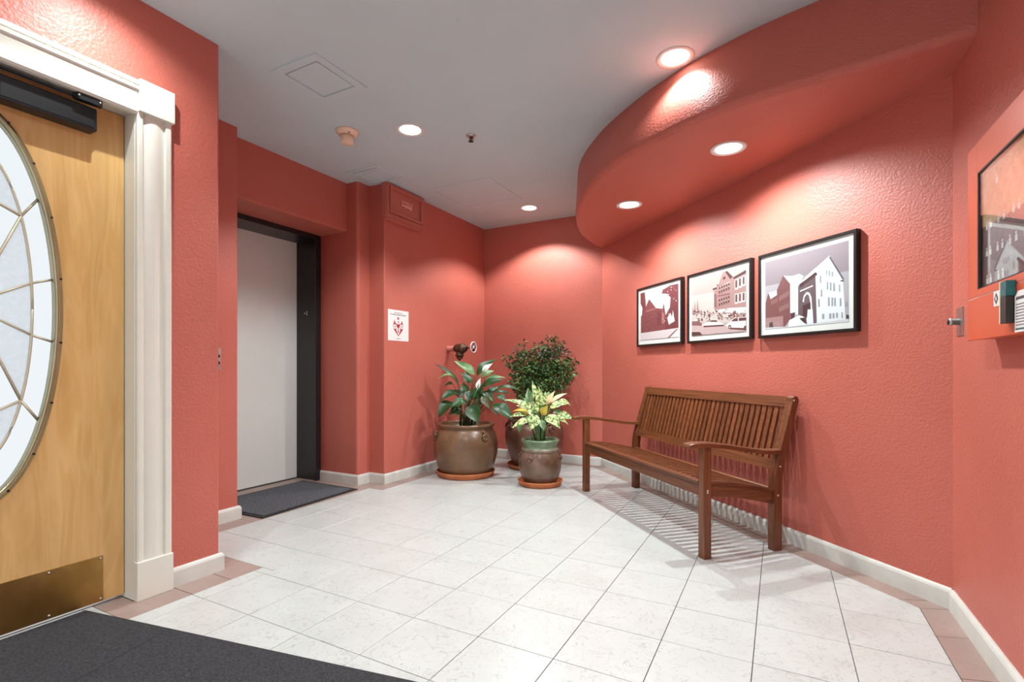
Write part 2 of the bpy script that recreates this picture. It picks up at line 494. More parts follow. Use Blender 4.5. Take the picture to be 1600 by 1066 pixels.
# convex pieces of the white field (x0,x1,y0,y1)
field = [(-2.60, 0.525, 0.30, 1.06), (-2.335, 0.525, 1.06, 1.676), (-3.075, 0.525, 1.676, 3.205), (-2.93, 0.525, 3.205, 4.94)]
for ia in range(-6, 9):
    for ib in range(-5, 14):
        x0 = OX + ia * TX; y0 = OY + ib * TY
        parts = []
        for (a0, a1, b0, b1) in field:
            # neighbouring field strips are merged by only clipping where the border really is
            xa, xb = max(x0, a0), min(x0 + TX, a1); ya, yb = max(y0, b0), min(y0 + TY, b1)
            if xb - xa > 0.004 and yb - ya > 0.004: parts.append([xa, xb, ya, yb])
        # merge vertically adjoining pieces of the same width
        merged = []
        for p in parts:
            if merged and abs(merged[-1][3] - p[2]) < 1e-5 and abs(merged[-1][0] - p[0]) < 1e-5 and abs(merged[-1][1] - p[1]) < 1e-5:
                merged[-1][3] = p[3]
            else: merged.append(p)
        for xa, xb, ya, yb in merged:
            poly = [(xa, ya), (xb, ya), (xb, yb), (xa, yb)]
            cl = clip_half(poly, N2.x, N2.y, k_pw)
            if len(cl) < 3: continue
            full = abs((xb - xa) - TX) < 1e-4 and abs((yb - ya) - TY) < 1e-4 and len(clean(cl)) == 4 and abs(abs(area(cl)) - TX * TY) < 1e-5
            if full and full_mesh is not None:
                o = full_mesh.copy(); COL.objects.link(o); o.parent = floor
                o.location = ((xa + xb) / 2, (ya + yb) / 2, random.uniform(-0.0003, 0.0003))
            else:
                o = put_tile('floor_tile', cl, M['tile'])
                if full: full_mesh = o
# floor behind the camera, under the entrance mat
o = box('floor_field', (-2.60, -2.2, -0.0042), (0.64, 0.299, 0.0), M['tile'], floor); o['kind'] = 'stuff'

def border(p_out0, p_out1, p_in1, p_in0, cuts):
    """quad strip cut into tiles at the given fractions; outer edge p_out0->p_out1, inner edge p_in0->p_in1"""
    ts = [0.0] + list(cuts) + [1.0]
    L = lambda a, b, t: (a[0] + (b[0] - a[0]) * t, a[1] + (b[1] - a[1]) * t)
    for t0, t1 in zip(ts[:-1], ts[1:]):
        put_tile('border_tile', [L(p_out0, p_out1, t0), L(p_out0, p_out1, t1), L(p_in0, p_in1, t1), L(p_in0, p_in1, t0)], M['btile'])

def even(L, s): 
    n = max(1, round(L / s)); return [i / n for i in range(1, n)]
border((-2.60, 1.06), (-2.60, 1.168), (-2.49, 1.168), (-2.49, 1.06), [])
border((-2.49, 1.06), (-2.49, 1.676), (-2.335, 1.676), (-2.335, 1.06), [0.434, 0.727])
border((-2.49, 1.676), (-3.23, 1.676), (-3.23, 1.55), (-2.49, 1.55), even(0.74, 0.3))
border((-3.23, 1.676), (-3.23, 2.14), (-3.075, 2.14), (-3.075, 1.676), [0.49])
for yy in range(4):                      # brown tiles of the elevator recess
    for xx in range(3):
        xa = -3.95 + xx * 0.2917; ya = 2.14 + yy * 0.2742
        put_tile('border_tile', [(xa, ya), (xa + 0.2917, ya), (xa + 0.2917, ya + 0.2742), (xa, ya + 0.2742)], M['btile'])
border((-3.23, 3.205), (-3.23, 3.375), (-3.075, 3.375), (-3.075, 3.205), [])
border((-3.075, 3.375), (-2.93, 3.375), (-2.93, 3.205), (-3.075, 3.205), [])
border((-3.06, 3.375), (-3.06, 5.06), (-2.93, 4.94), (-2.93, 3.375), even(1.6, 0.3))
pb = (k_pw - N2.y * 4.94) / N2.x
border((-3.06, 5.06), (C8.x - 0.01, 5.06), (pb, 4.94), (-2.93, 4.94), even(1.4, 0.3))
pr = (k_pw - N2.x * 0.525) / N2.y
border((C8.x, 5.06), (C9.x - 0.005, 2.745), (0.525, pr), (pb, 4.94), [i / 11.3 for i in range(1, 12)])
border((C9.x - 0.005, 2.745), (C9.x - 0.005, 0.30), (0.525, 0.30), (0.525, pr), [0.105] + [0.105 + 0.124 * i for i in range(1, 8)])

# ---- ceiling
ceiling = struct(box('ceiling', (-4.3, -2.6, HC), (1.0, 5.4, HC + 0.12), M['ceiling']), 'smooth grey white painted ceiling', 'ceiling')

# ---- walls
def wall(name, pieces, label):
    bm = bmesh.new()
    for p in pieces: p(bm)
    return struct(bm_obj(name, bm, M['wall']), label, 'wall')
P = lambda poly, z0=-0.05, z1=HC + 0.02: (lambda bm: add_prism(bm, poly, z0, z1))
B = lambda lo, hi: (lambda bm: add_box(bm, lo, hi))

pier = round_poly([(-2.72, 1.20), (-2.495, 1.20), (-2.495, 1.55), (-3.40, 1.55), (-3.40, 1.43), (-2.72, 1.43)], {2: 0.012})
wall('wall_left', [P(pier), B((-2.72, 0.20, 2.155), (-2.495, 1.20, HC + 0.02)), B((-2.72, -2.4, -0.05), (-2.495, 0.20, HC + 0.02))],
     'red textured wall around the wooden entrance door')
nook = round_poly([(-3.40, 1.55), (-3.236, 1.55), (-3.236, 2.138), (-4.05, 2.138), (-4.05, 1.98), (-3.40, 1.98)], {2: 0.012})
wall('wall_nook', [P(nook)], 'narrow red wall strip left of the elevator')

def header_piece(bm):      # lintel beam over the elevator with a rounded lower edge
    prof = round_poly([(-3.72, 2.22), (-3.37, 2.22), (-3.37, HC + 0.02), (-3.72, HC + 0.02)], {1: 0.022})
    n = len(prof)
    a = [bm.verts.new((p.x, 2.138, p.y)) for p in prof]; b = [bm.verts.new((p.x, 3.237, p.y)) for p in prof]
    bm.faces.new(a); bm.faces.new(list(reversed(b)))
    for i in range(n): bm.faces.new((a[i], b[i], b[(i + 1) % n], a[(i + 1) % n]))
wall('wall_lintel', [header_piece], 'red lintel beam above the elevator doorway')
right_of = round_poly([(-4.05, 3.237), (-3.24, 3.237), (-3.24, 3.379), (-3.065, 3.379), (-3.065, 5.07), (-3.26, 5.07), (-3.26, 3.62), (-4.05, 3.62)], {1: 0.03, 3: 0.012})
wall('wall_elevator', [P(right_of)], 'stepped red wall between elevator and the back corner')
wall('wall_back', [B((-3.26, 5.07, -0.05), (-1.3, 5.22, HC + 0.02))], 'red back wall behind the potted plants')
o2 = 0.15
wall('wall_picture', [P([tuple(C8), tuple(C9), tuple(C9 + N2 * o2 + Vector((0.15, 0))), tuple(C8 + N2 * o2)])], 'diagonal red wall hung with three framed photographs')
wall('wall_right', [B((0.645, -2.4, -0.05), (0.80, 2.75, HC + 0.02))], 'red wall on the right carrying the orange cabinet')
# unseen wall behind the camera: three glazed openings added for daylight fill
wx = [-2.22, -1.38, -0.54, 0.30]
pcs = [B((-2.72, -2.4, -0.05), (-2.22, -2.2, HC + 0.02)), B((0.30, -2.4, -0.05), (0.80, -2.2, HC + 0.02)), B((-2.22, -2.4, 2.30), (0.30, -2.2, HC + 0.02)), B((-2.22, -2.4, -0.05), (0.30, -2.2, 0.12))]
wall('wall_front', pcs, 'unseen red wall behind the viewpoint with added daylight windows')
win = struct(thing('added_window_1', 'added unseen window of three panes letting daylight in behind the viewpoint', 'window', (-0.96, -2.3, 0.12)))  # window added out of view so sky light fills the room
for x in wx:
    box('mullion', (x + 0.96 - 0.03, -0.04, 0), (x + 0.96 + 0.03, 0.04, 2.18), M['trim'], win, 0.004)
for z in (0.0, 2.12):
    box('window_rail', (-1.26, -0.04, z), (1.26, 0.04, z + 0.06), M['trim'], win, 0.004)
for x in wx[:3]:
    box('pane', (x + 0.96 + 0.03, -0.004, 0.06), (x + 0.96 + 0.81, 0.004, 2.12), M['glass'], win)

# ---- curved soffit over the bench: fascia and underside
bot = [(0.660, 2.440), (0.243, 2.520), (-0.216, 2.600), (-0.596, 2.780), (-0.921, 3.030), (-1.188, 3.350), (-1.446, 3.810), (-1.630, 4.390), (-1.660, 4.80), (-1.640, 5.085)]
top = [(0.660, 2.470), (0.230, 2.585), (-0.140, 2.690), (-0.490, 2.860), (-0.810, 3.090), (-1.120, 3.390), (-1.410, 3.800), (-1.610, 4.340), (-1.655, 4.78), (-1.640, 5.085)]
def smooth_curve(pts, sub=7):
    out = []
    n = len(pts); V = [Vector(p) for p in pts]
    for i in range(n - 1):
        p0 = V[max(i - 1, 0)]; p1 = V[i]; p2 = V[i + 1]; p3 = V[min(i + 2, n - 1)]
        for k in range(sub):
            t = k / sub
            out.append(0.5 * ((2 * p1) + (p2 - p0) * t + (2 * p0 - 5 * p1 + 4 * p2 - p3) * t * t + (3 * p1 - p0 - 3 * p2 + p3) * t ** 3))
    out.append(V[-1]); return out
cb = smooth_curve(bot); ct = smooth_curve(top)
bm = bmesh.new()
rows = []
R = 0.035
for (pb_, pt_) in zip(cb, ct):
    rows.append((pb_, pt_))
nrm = []
for i in range(len(cb)):
    t = (cb[min(i + 1, len(cb) - 1)] - cb[max(i - 1, 0)]).normalized()
    nrm.append(Vector((t.y, -t.x)) * -1)          # towards the wall side
loops = []
for i, (pb_, pt_) in enumerate(rows):
    inn = -nrm[i]
    # keep 'inn' pointing away from the room
    ctr = Vector((0.2, 4.4))
    if (ctr - pb_).dot(inn) < 0: inn = -inn
    col = []
    col.append((pt_.x, pt_.y, HC + 0.01))
    for k in range(6):
        th = (PI / 2) * k / 5
        off = R * (1 - math.cos(th)); dz = R * (1 - math.sin(th))
        q = pb_ + inn * off
        col.append((q.x, q.y, HS + dz))
    loops.append([bm.verts.new(c) for c in col])
for a, b in zip(loops[:-1], loops[1:]):
    for k in range(6):
        bm.faces.new((a[k], b[k], b[k + 1], a[k + 1]))
under = [l[-1] for l in loops]
c9o = C9 + Vector((0.02, 0.03)); c8o = C8 + Vector((0.0, 0.03))
v9 = bm.verts.new((c9o.x, c9o.y, HS)); v8 = bm.verts.new((c8o.x, c8o.y, HS))
wl = [bm.verts.new((c9o.x + (c8o.x - c9o.x) * i / (len(under) - 1) + 0.0, c9o.y + (c8o.y - c9o.y) * i / (len(under) - 1), HS)) for i in range(len(under))]
for i in range(len(under) - 1):
    bm.faces.new((under[i], under[i + 1], wl[i + 1], wl[i]))
bmesh.ops.delete(bm, geom=[v8, v9], context='VERTS')
soffit = struct(bm_obj('wall_soffit', bm, M['wall']), 'curved red dropped soffit over the bench', 'soffit')
for pz in soffit.data.polygons: pz.use_smooth = True

# ---- baseboards
def baseboard(name, pts, label, h=0.088, d=0.016):
    """pts run so that the room lies on the right hand side"""
    V = [Vector(p) for p in pts]; n = len(V)
    prof = [(0.0, 0.0), (d, 0.0), (d, h - 0.016), (d - 0.004, h - 0.006), (d - 0.009, h), (0.0, h)]
    loops = []
    bm = bmesh.new()
    for i, p in enumerate(V):
        ns = []
        if i > 0: t = (V[i] - V[i - 1]).normalized(); ns.append(Vector((t.y, -t.x)))
        if i < n - 1: t = (V[i + 1] - V[i]).normalized(); ns.append(Vector((t.y, -t.x)))
        m_ = sum(ns, Vector((0, 0))); m_ = m_ / m_.length
        k = 1.0 / max(0.3, m_.dot(ns[0]))
        loops.append([bm.verts.new((p.x + m_.x * o_ * k, p.y + m_.y * o_ * k, z)) for o_, z in prof])
    m = len(prof)
    for a, b in zip(loops[:-1], loops[1:]):
        for k in range(m): bm.faces.new((a[k], b[k], b[(k + 1) % m], a[(k + 1) % m]))
    bm.faces.new(loops[0]); bm.faces.new(list(reversed(loops[-1])))
    return struct(bm_obj(name, bm, M['baseb']), label, 'baseboard')
baseboard('baseboard_left', [(-2.495, 1.318), (-2.495, 1.55), (-3.22, 1.55)], 'short grey white baseboard beside the entrance door casing')
baseboard('baseboard_nook', [(-3.236, 1.567), (-3.236, 2.138), (-3.30, 2.138)], 'short cream baseboard left of the elevator mat')
baseboard('baseboard_elevator', [(-3.69, 3.237), (-3.24, 3.237), (-3.24, 3.379), (-3.065, 3.379), (-3.065, 5.07)], 'stepped grey white baseboard from elevator to the back corner')
baseboard('baseboard_back', [(-3.049, 5.07), (C8.x, 5.07)], 'grey white baseboard behind the potted plants')
baseboard('baseboard_picture', [tuple(C8 + Vector((0.004, -0.012))), tuple(C9)], 'grey white baseboard running behind the bench')
baseboard('baseboard_right', [(0.645, 2.735), (0.645, -2.18)], 'cream baseboard below the orange cabinet')

# outside ground beyond the entrance door
struct(box('floor_outside', (-7.5, -4.5, -0.14), (-2.66, 1.43, -0.06), M['concrete']), 'pale concrete landing outside the entrance door', 'paving')

# ================================================================== ENTRANCE DOOR
XF = -2.573                     # face of the door
DY0, DY1, DZ0, DZ1 = 0.235, 1.166, 0.018, 2.135
OC = (0.70, 1.25)               # centre of the oval light
door = struct(thing('door_1', 'birch wood entrance door with an oval leaded glass light', 'door', (XF, OC[0], 0)))
def dl(y, z, x=0.0): return (x, y - OC[0], z)
def oval_slab():
    NN = 72
    A, Bq = 0.232, 0.727
    T = 0.045
    el = [(OC[0] + A * math.cos(2 * PI * k / NN), OC[1] + Bq * math.sin(2 * PI * k / NN)) for k in range(NN)]
    rc = []
    for k in range(NN):
        c, s = math.cos(2 * PI * k / NN), math.sin(2 * PI * k / NN)
        c *= A; s *= Bq
        t = min(((DY1 - OC[0]) / c if c > 1e-9 else (DY0 - OC[0]) / c if c < -1e-9 else 1e9), ((DZ1 - OC[1]) / s if s > 1e-9 else (DZ0 - OC[1]) / s if s < -1e-9 else 1e9))
        rc.append((OC[0] + c * t, OC[1] + s * t))
    # snap the nearest ray to each rectangle corner
    for cy, cz in ((DY0, DZ0), (DY0, DZ1), (DY1, DZ0), (DY1, DZ1)):
        k = min(range(NN), key=lambda q: math.hypot(rc[q][0] - cy, rc[q][1] - cz)); rc[k] = (cy, cz)
    v = []
    for x in (0.0, -T):
        v += [dl(y, z, x) for y, z in el] + [dl(y, z, x) for y, z in rc]
    f = []
    for k in range(NN):
        j = (k + 1) % NN
        f.append((k, j, NN + j, NN + k)); f.append((2 * NN + k, 2 * NN + j, 3 * NN + j, 3 * NN + k))
        f.append((k, j, 2 * NN + j, 2 * NN + k)); f.append((NN + k, NN + j, 3 * NN + j, 3 * NN + k))
    return mesh_obj('door_slab', v, f, M['birch'], door)
oval_slab()

def oval_ring(name, a0, b0, prof, mat, parent, NN=96):
    """prof: (inward offset, x height) around an ellipse of half axes a0,b0"""
    v = []; f = []
    m = len(prof)
    for k in range(NN):
        th = 2 * PI * k / NN
        for off, x in prof:
            nx, nz = math.cos(th) / a0, math.sin(th) / b0; L = math.hypot(nx, nz)
            v.append((x, a0 * math.cos(th) - off * nx / L, OC[1] + b0 * math.sin(th) - off * nz / L))
    for k in range(NN):
        j = (k + 1) % NN
        for q in range(m):
            f.append((k * m + q, j * m + q, j * m + (q + 1) % m, k * m + (q + 1) % m))
    return mesh_obj(name, v, f, mat, parent, True)
ring = oval_ring('oval_frame', 0.250, 0.745, [(0, 0.0), (0.0, 0.005), (0.004, 0.010), (0.012, 0.013), (0.018, 0.020), (0.024, 0.016), (0.028, 0.008), (0.028, -0.014), (0.018, -0.014)], M['ovalmetal'], door)
for k in range(18):
    th = 2 * PI * (k + 0.5) / 18
    tube('screw', [(0.009, 0.244 * math.cos(th), OC[1] + 0.738 * math.sin(th)), (0.0135, 0.244 * math.cos(th), OC[1] + 0.738 * math.sin(th))], 0.0045, M['dark'], ring, 8, False)
# leaded glass: clear outer ring and an inner oval of obscure glass, split by the cames
def ell(a, b, th): return (a * math.cos(th), b * math.sin(th))
AO, BO, AI, BI = 0.226, 0.721, 0.160, 0.585
NG = 8
# angles of the radial bars, set so that they meet the oval like in the leaded pattern
rad_ang = [math.radians(a) for a in (10, 37.5, 90, 142.5, 170, 190, 217.5, 270, 322.5, 350)]
gx = -0.014
def glass_piece(name, pts, mat):
    n = len(pts)
    v = [(gx - 0.003, p[0], OC[1] + p[1]) for p in pts] + [(gx + 0.003, p[0], OC[1] + p[1]) for p in pts]
    f = [tuple(range(n)), tuple(range(2 * n - 1, n - 1, -1))] + [(i, (i + 1) % n, n + (i + 1) % n, n + i) for i in range(n)]
    return mesh_obj(name, v, f, mat, door)
def came(pts, r=0.0052):
    return tube('came', [(gx, p[0], OC[1] + p[1]) for p in pts], r, M['came'], door, 6)
for i in range(len(rad_ang)):
    a0 = rad_ang[i]; a1 = rad_ang[(i + 1) % len(rad_ang)]
    if a1 < a0: a1 += 2 * PI
    ks = [a0 + (a1 - a0) * q / 10 for q in range(11)]
    glass_piece('glass_pane', [ell(AO, BO, t) for t in ks] + [ell(AI, BI, t) for t in reversed(ks)], M['doorglass'])
    came([ell(AI, BI, a0), ell(AO, BO, a0)])
came([ell(AI, BI, 2 * PI * q / 72) for q in range(73)])
# inner pattern: bevelled diamonds meeting at the middle
node = {a: ell(AI, BI, math.radians(a)) for a in (10, 37.5, 90, 142.5, 170, 190, 217.5, 270, 322.5, 350)}
ctr_u = (0.0, 0.42); ctr_d = (0.0, -0.42); mid_u = (0.0, 0.012); mid_d = (0.0, -0.012); hi_u = (0, 0.030); hi_d = (0, -0.030)
def arc_pts(d0, d1, n=8): return [ell(AI, BI, math.radians(d0 + (d1 - d0) * q / n)) for q in range(n + 1)]
pieces = [
    (arc_pts(37.5, 90) + [ctr_u]), (arc_pts(90, 142.5) + [ctr_u]),
    ([node[37.5], ctr_u, node[142.5], hi_u]),
    (arc_pts(10, 37.5) + [hi_u, mid_u]), (arc_pts(142.5, 170) + [mid_u, hi_u]),
    (arc_pts(-10, 10, 4) + [mid_u, mid_d]), (arc_pts(170, 190, 4) + [mid_d, mid_u]),
    (arc_pts(322.5, 350) + [mid_d, hi_d]), (arc_pts(190, 217.5) + [hi_d, mid_d]),
    ([node[217.5], hi_d, node[322.5], ctr_d]),
    (arc_pts(270, 322.5) + [ctr_d]), (arc_pts(217.5, 270) + [ctr_d]),
]
for i, p in enumerate(pieces):
    glass_piece('glass_pane', p, M['doorglass'] if i in (2, 9) else M['artglass'])
for a, b in (((node[37.5]), ctr_u), (node[142.5], ctr_u), (node[37.5], hi_u), (node[142.5], hi_u), (node[90], ctr_u), (node[10], mid_u), (node[170], mid_u), (node[350], mid_d), (node[190], mid_d),
             (node[322.5], hi_d), (node[217.5], hi_d), (node[322.5], ctr_d), (node[217.5], ctr_d), (node[270], ctr_d)):
    came([a, b])
# kick plate with screws
kp = box('kick_plate', dl(0.30, 0.020, 0.0), dl(1.088, 0.214, 0.003), M['brass'], door, 0.001, 1)
for y in (0.33, 0.52, 0.715, 0.905, 1.078):
    for z in (0.032, 0.203):
        lathe('screw', [(0.0, 0.0035), (0.0045, 0.003), (0.005, 0.0)], M['steel'], kp, 10, dl(y, z, 0.003), Matrix.Rotation(PI / 2, 4, 'Y'))
# door closer
cl = box('closer_body', dl(0.62, 2.004, 0.0), dl(1.043, 2.098, 0.062), M['blackmetal'], door, 0.006, 2)
box('closer_cover', dl(0.745, 2.016, 0.062), dl(1.030, 2.092, 0.0645), M['blackmetal'], cl, 0.001, 1)
box('closer_end_plate', dl(0.712, 2.010, 0.058), dl(0.735, 2.094, 0.066), M['steel'], cl, 0.001, 1)
arm = box('closer_arm', dl(0.60, 2.112, 0.062), dl(0.985, 2.120, 0.078), M['blackmetal'], door, 0.002, 1)
prism('closer_shoe', [(x_, y_) for x_, y_ in ((0.070, 0.955 - 0.70), (0.092, 0.965 - 0.70), (0.094, 1.035 - 0.70), (0.086, 1.05 - 0.70), (0.066, 1.05 - 0.70), (0.060, 0.97 - 0.70))], 2.102, 2.126, M['blackmetal'], door)
for y in (0.968, 1.040):
    lathe('screw', [(0.0, 0.003), (0.004, 0.0025), (0.0045, 0.0)], M['steel'], arm, 10, dl(y, 2.115, 0.094 if y < 1 else 0.092), Matrix.Rotation(PI / 2, 4, 'Y'))

# ---- casing and jamb of the entrance door
trim = struct(thing('trim_1', 'cream painted door casing with plain corner blocks', 'door casing', (-2.495, 1.2425, 0)))
def tl(x, y, z): return (x + 2.495, y - 1.2425, z)
def casing_profile(w):
    """fluted casing: (across, proud)"""
    pts = [(0, 0), (0, 0.020), (0.006, 0.024), (0.020, 0.024), (0.026, 0.018)]
    for k in range(9):
        t = k / 8
        pts.append((0.028 + (w - 0.028 - 0.030) * t, 0.013 + 0.010 * math.sin(PI * t)))
    pts += [(w - 0.028, 0.013), (w - 0.025, 0.024), (w - 0.006, 0.024), (w, 0.020), (w, 0)]
    return pts
def upright(y0, y1, z0, z1, name='casing_upright'):
    prof = casing_profile(y1 - y0)
    v = []; f = []
    n = len(prof)
    for z in (z0, z1):
        v += [tl(-2.495 + d, y0 + a, z) for a, d in prof]
    for i in range(n): f.append((i, (i + 1) % n, n + (i + 1) % n, n + i))
    f += [tuple(range(n)), tuple(range(2 * n - 1, n - 1, -1))]
    mesh_obj(name, v, f, M['trim'], trim)
upright(1.172, 1.313, 0.168, 2.14); upright(0.088, 0.229, 0.168, 2.14)
def headc(z0, z1, y0, y1):
    pts = [(0, 0), (0, 0.020), (0.010, 0.026), (0.022, 0.024)]
    for k in range(9):
        t = k / 8
        pts.append((0.024 + 0.075 * t, 0.022 + 0.006 * t - 0.014 * math.sin(PI * t * 0.5) * (1 - t)))
    pts += [(0.104, 0.034), (0.118, 0.036), (0.120, 0.026), (0.124, 0.026), (0.126, 0.034), (z1 - z0, 0.034), (z1 - z0, 0)]
    v = []; f = []; n = len(pts)
    for y in (y0, y1): v += [tl(-2.495 + d, y, z0 + a) for a, d in pts]
    for i in range(n): f.append((i, (i + 1) % n, n + (i + 1) % n, n + i))
    f += [tuple(range(n)), tuple(range(2 * n - 1, n - 1, -1))]
    mesh_obj('casing_head', v, f, M['trim'], trim)
headc(2.128, 2.272, 0.229, 1.172)
for y0 in (1.174, 0.085):
    box('corner_block', tl(-2.495, y0, 2.140), tl(-2.456, y0 + 0.145, 2.281), M['trim'], trim, 0.002, 1)
    box('plinth_block', tl(-2.495, y0 - 0.006, 0.0), tl(-2.464, y0 + 0.142, 0.170), M['trim'], trim, 0.002, 1)
jamb = box('jamb', tl(-2.72, 1.170, 0.0), tl(-2.494, 1.20, 2.155), M['trim'], trim)
box('jamb', tl(-2.72, 0.200, 0.0), tl(-2.494, 0.231, 2.155), M['trim'], trim)
box('jamb_head', tl(-2.72, 0.231, 2.138), tl(-2.494, 1.170, 2.156), M['trim'], trim)
box('door_stop', tl(-2.66, 1.155, 0.0), tl(-2.622, 1.171, 2.14), M['trim'], trim)
box('threshold', tl(-2.70, 0.231, -0.02), tl(-2.60, 1.170, 0.002), M['tile'], trim)

# ================================================================== ELEVATOR
lift = struct(thing('door_2', 'grey elevator door in a black steel frame', 'elevator door', (-3.82, 2.70, 0)))
def ll(x, y, z): return (x + 3.82, y - 2.70, z)
box('elevator_panel', ll(-4.00, 2.145, 0.008), ll(-3.96, 3.20, 2.20), M['elevdoor'], lift)
fr = box('frame_jamb', ll(-4.03, 3.190, 0.0), ll(-3.695, 3.236, 2.205), M['elevframe'], lift, 0.003, 1)
box('frame_edge', ll(-3.715, 3.176, 0.0), ll(-3.690, 3.236, 2.205), M['elevframe'], fr, 0.003, 1)
box('frame_jamb', ll(-4.03, 2.139, 0.0), ll(-3.695, 2.185, 2.205), M['elevframe'], lift, 0.003, 1)
box('frame_head', ll(-4.03, 2.139, 2.178), ll(-3.695, 3.236, 2.232), M['elevframe'], lift, 0.003, 1)
box('door_sill', ll(-4.00, 2.145, -0.004), ll(-3.945, 3.19, 0.006), M['elevframe'], lift)
# tactile floor plate on the jamb
yj = 3.1895
plate = box('floor_plate', ll(-3.862, yj - 0.0015, 1.475), ll(-3.800, yj, 1.555), M['blackmetal'], fr, 0.0005, 1)
Mt = Matrix.Translation(Vector(ll(-3.820, yj - 0.002, 1.516))) @ Matrix.Rotation(PI / 2, 4, 'X')
text_mesh('numeral', '1', 0.062, M['paper'], plate, Mt)
star = [(0.011 * (1 if k % 2 == 0 else 0.42) * math.sin(PI * k / 5), 0.011 * (1 if k % 2 == 0 else 0.42) * math.cos(PI * k / 5)) for k in range(10)]
prism('star', star, 0, 0.0008, M['paper'], plate, Matrix.Translation(Vector(ll(-3.848, yj - 0.0018, 1.520))) @ Matrix.Rotation(PI / 2, 4, 'X'))
# call button plate, mostly hidden by the near wall corner
cp = thing('elevator_call_plate', 'brushed steel elevator call plate on the narrow wall strip', 'call button', (-3.236, 1.985, 1.075))
box('plate', (0, -0.040, -0.075), (0.003, 0.034, 0.075), M['steel'], cp, 0.001, 1)
for z in (-0.022, 0.022):
    lathe('button', [(0.012, 0.0), (0.012, 0.004), (0.010, 0.006), (0, 0.006)], M['dark'], cp, 16, (0.003, 0.014, z), Matrix.Rotation(PI / 2, 4, 'Y'))

# ================================================================== MATS
def mat_thing(name, poly, label, mat, edge, h=0.009, lip=0.032):
    cx = sum(p[0] for p in poly) / len(poly); cy = sum(p[1] for p in poly) / len(poly)
    t = thing(name, label, 'floor mat', (cx, cy, 0.001))
    loc = [(p[0] - cx, p[1] - cy) for p in poly]
    prism('rubber_backing', loc, 0.0, h * 0.55, edge, t)
    prism('carpet_pile', inset(loc, lip), 0.0, h, mat, t)
    return t
mat_thing('elevator_mat', [(-3.315, 2.205), (-3.085, 2.212), (-3.120, 3.118), (-3.790, 3.122), (-3.790, 2.40), (-3.66, 2.205)],
          'small charcoal mat with black rubber edge in front of the elevator', M['carpet2'], M['rubber'])
em = mat_thing('entrance_mat', [(-2.562, -0.55), (-0.10, -0.55), (-0.20, 1.438), (-2.562, 1.022)],
          'large dark charcoal carpet mat at the wooden entrance door', M['carpet'], M['rubber'], 0.011, 0.012)
v, f = tube_data([(p[0] - em.location.x, p[1] - em.location.y, 0.0105) for p in ((-2.08, 1.085), (-2.05, 0.95), (-2.014, 0.823), (-1.97, 0.62))], [0.002, 0.0028, 0.0028, 0.002], 6)
mesh_obj('crease', v, f, M['rubber'], em, True)

# ================================================================== DOWNLIGHTS
def downlight(x, y, z, label, group, r=0.083, power=LIGHT_W, cone=140, blend=0.9):
    t = thing('recessed_downlight', label, 'downlight', (x, y, z), 0, group)
    lathe('trim_ring', [(r + 0.014, 0.0), (r + 0.013, -0.004), (r + 0.004, -0.007), (r - 0.004, -0.005), (r - 0.012, -0.0015), (r - 0.014, 0.0)], M['lamptrim'], t, 40)
    lathe('lens', [(r - 0.010, -0.0008), (r * 0.6, -0.003), (r * 0.25, -0.0045), (0.0, -0.005)], M['lens'], t, 40)
    l = bpy.data.lights.new('downlight_lamp', 'SPOT')
    l.energy = power; l.color = LIGHT_COL; l.spot_size = math.radians(cone); l.spot_blend = blend; l.shadow_soft_size = 0.011
    o = bpy.data.objects.new('downlight_lamp', l); COL.objects.link(o)
    o.parent = t; o.location = (0, 0, -0.012)
    return t
G1 = 'recessed downlights in the ceiling and soffit'
downlight(-0.484, 2.729, HC, 'recessed ceiling downlight touching the curved soffit edge', G1, cone=126, blend=1.0, power=LIGHT_W * 0.36)
downlight(-2.227, 2.709, HC, 'recessed ceiling downlight between smoke detector and sprinkler', G1, cone=128, blend=0.45)
downlight(-2.247, 4.599, HC, 'recessed ceiling downlight nearest the back corner', G1, cone=126, blend=0.35, power=LIGHT_W * 0.9)
downlight(-0.256, 3.078, HS, 'downlight in the soffit underside nearer the right wall', G1, cone=158, blend=0.7, power=LIGHT_W * 0.95)
downlight(-1.008, 3.788, HS, 'downlight in the soffit underside nearer the back wall', G1, cone=158, blend=0.7, power=LIGHT_W * 0.95)
downlight(-0.484, 0.85, HC, 'recessed ceiling downlight above the viewpoint', G1, cone=160, blend=0.7)
downlight(-2.20, 1.02, HC, 'recessed ceiling downlight close to the entrance door casing', G1, power=LIGHT_W * 0.42, cone=150)
downlight(-2.00, -1.10, HC, 'added unseen fill downlight behind the viewpoint on the left', G1)  # unseen lamp added as fill from behind
downlight(0.05, -1.10, HC, 'added unseen fill downlight behind the viewpoint on the right', G1)  # unseen lamp added to light the left wall and door frontally

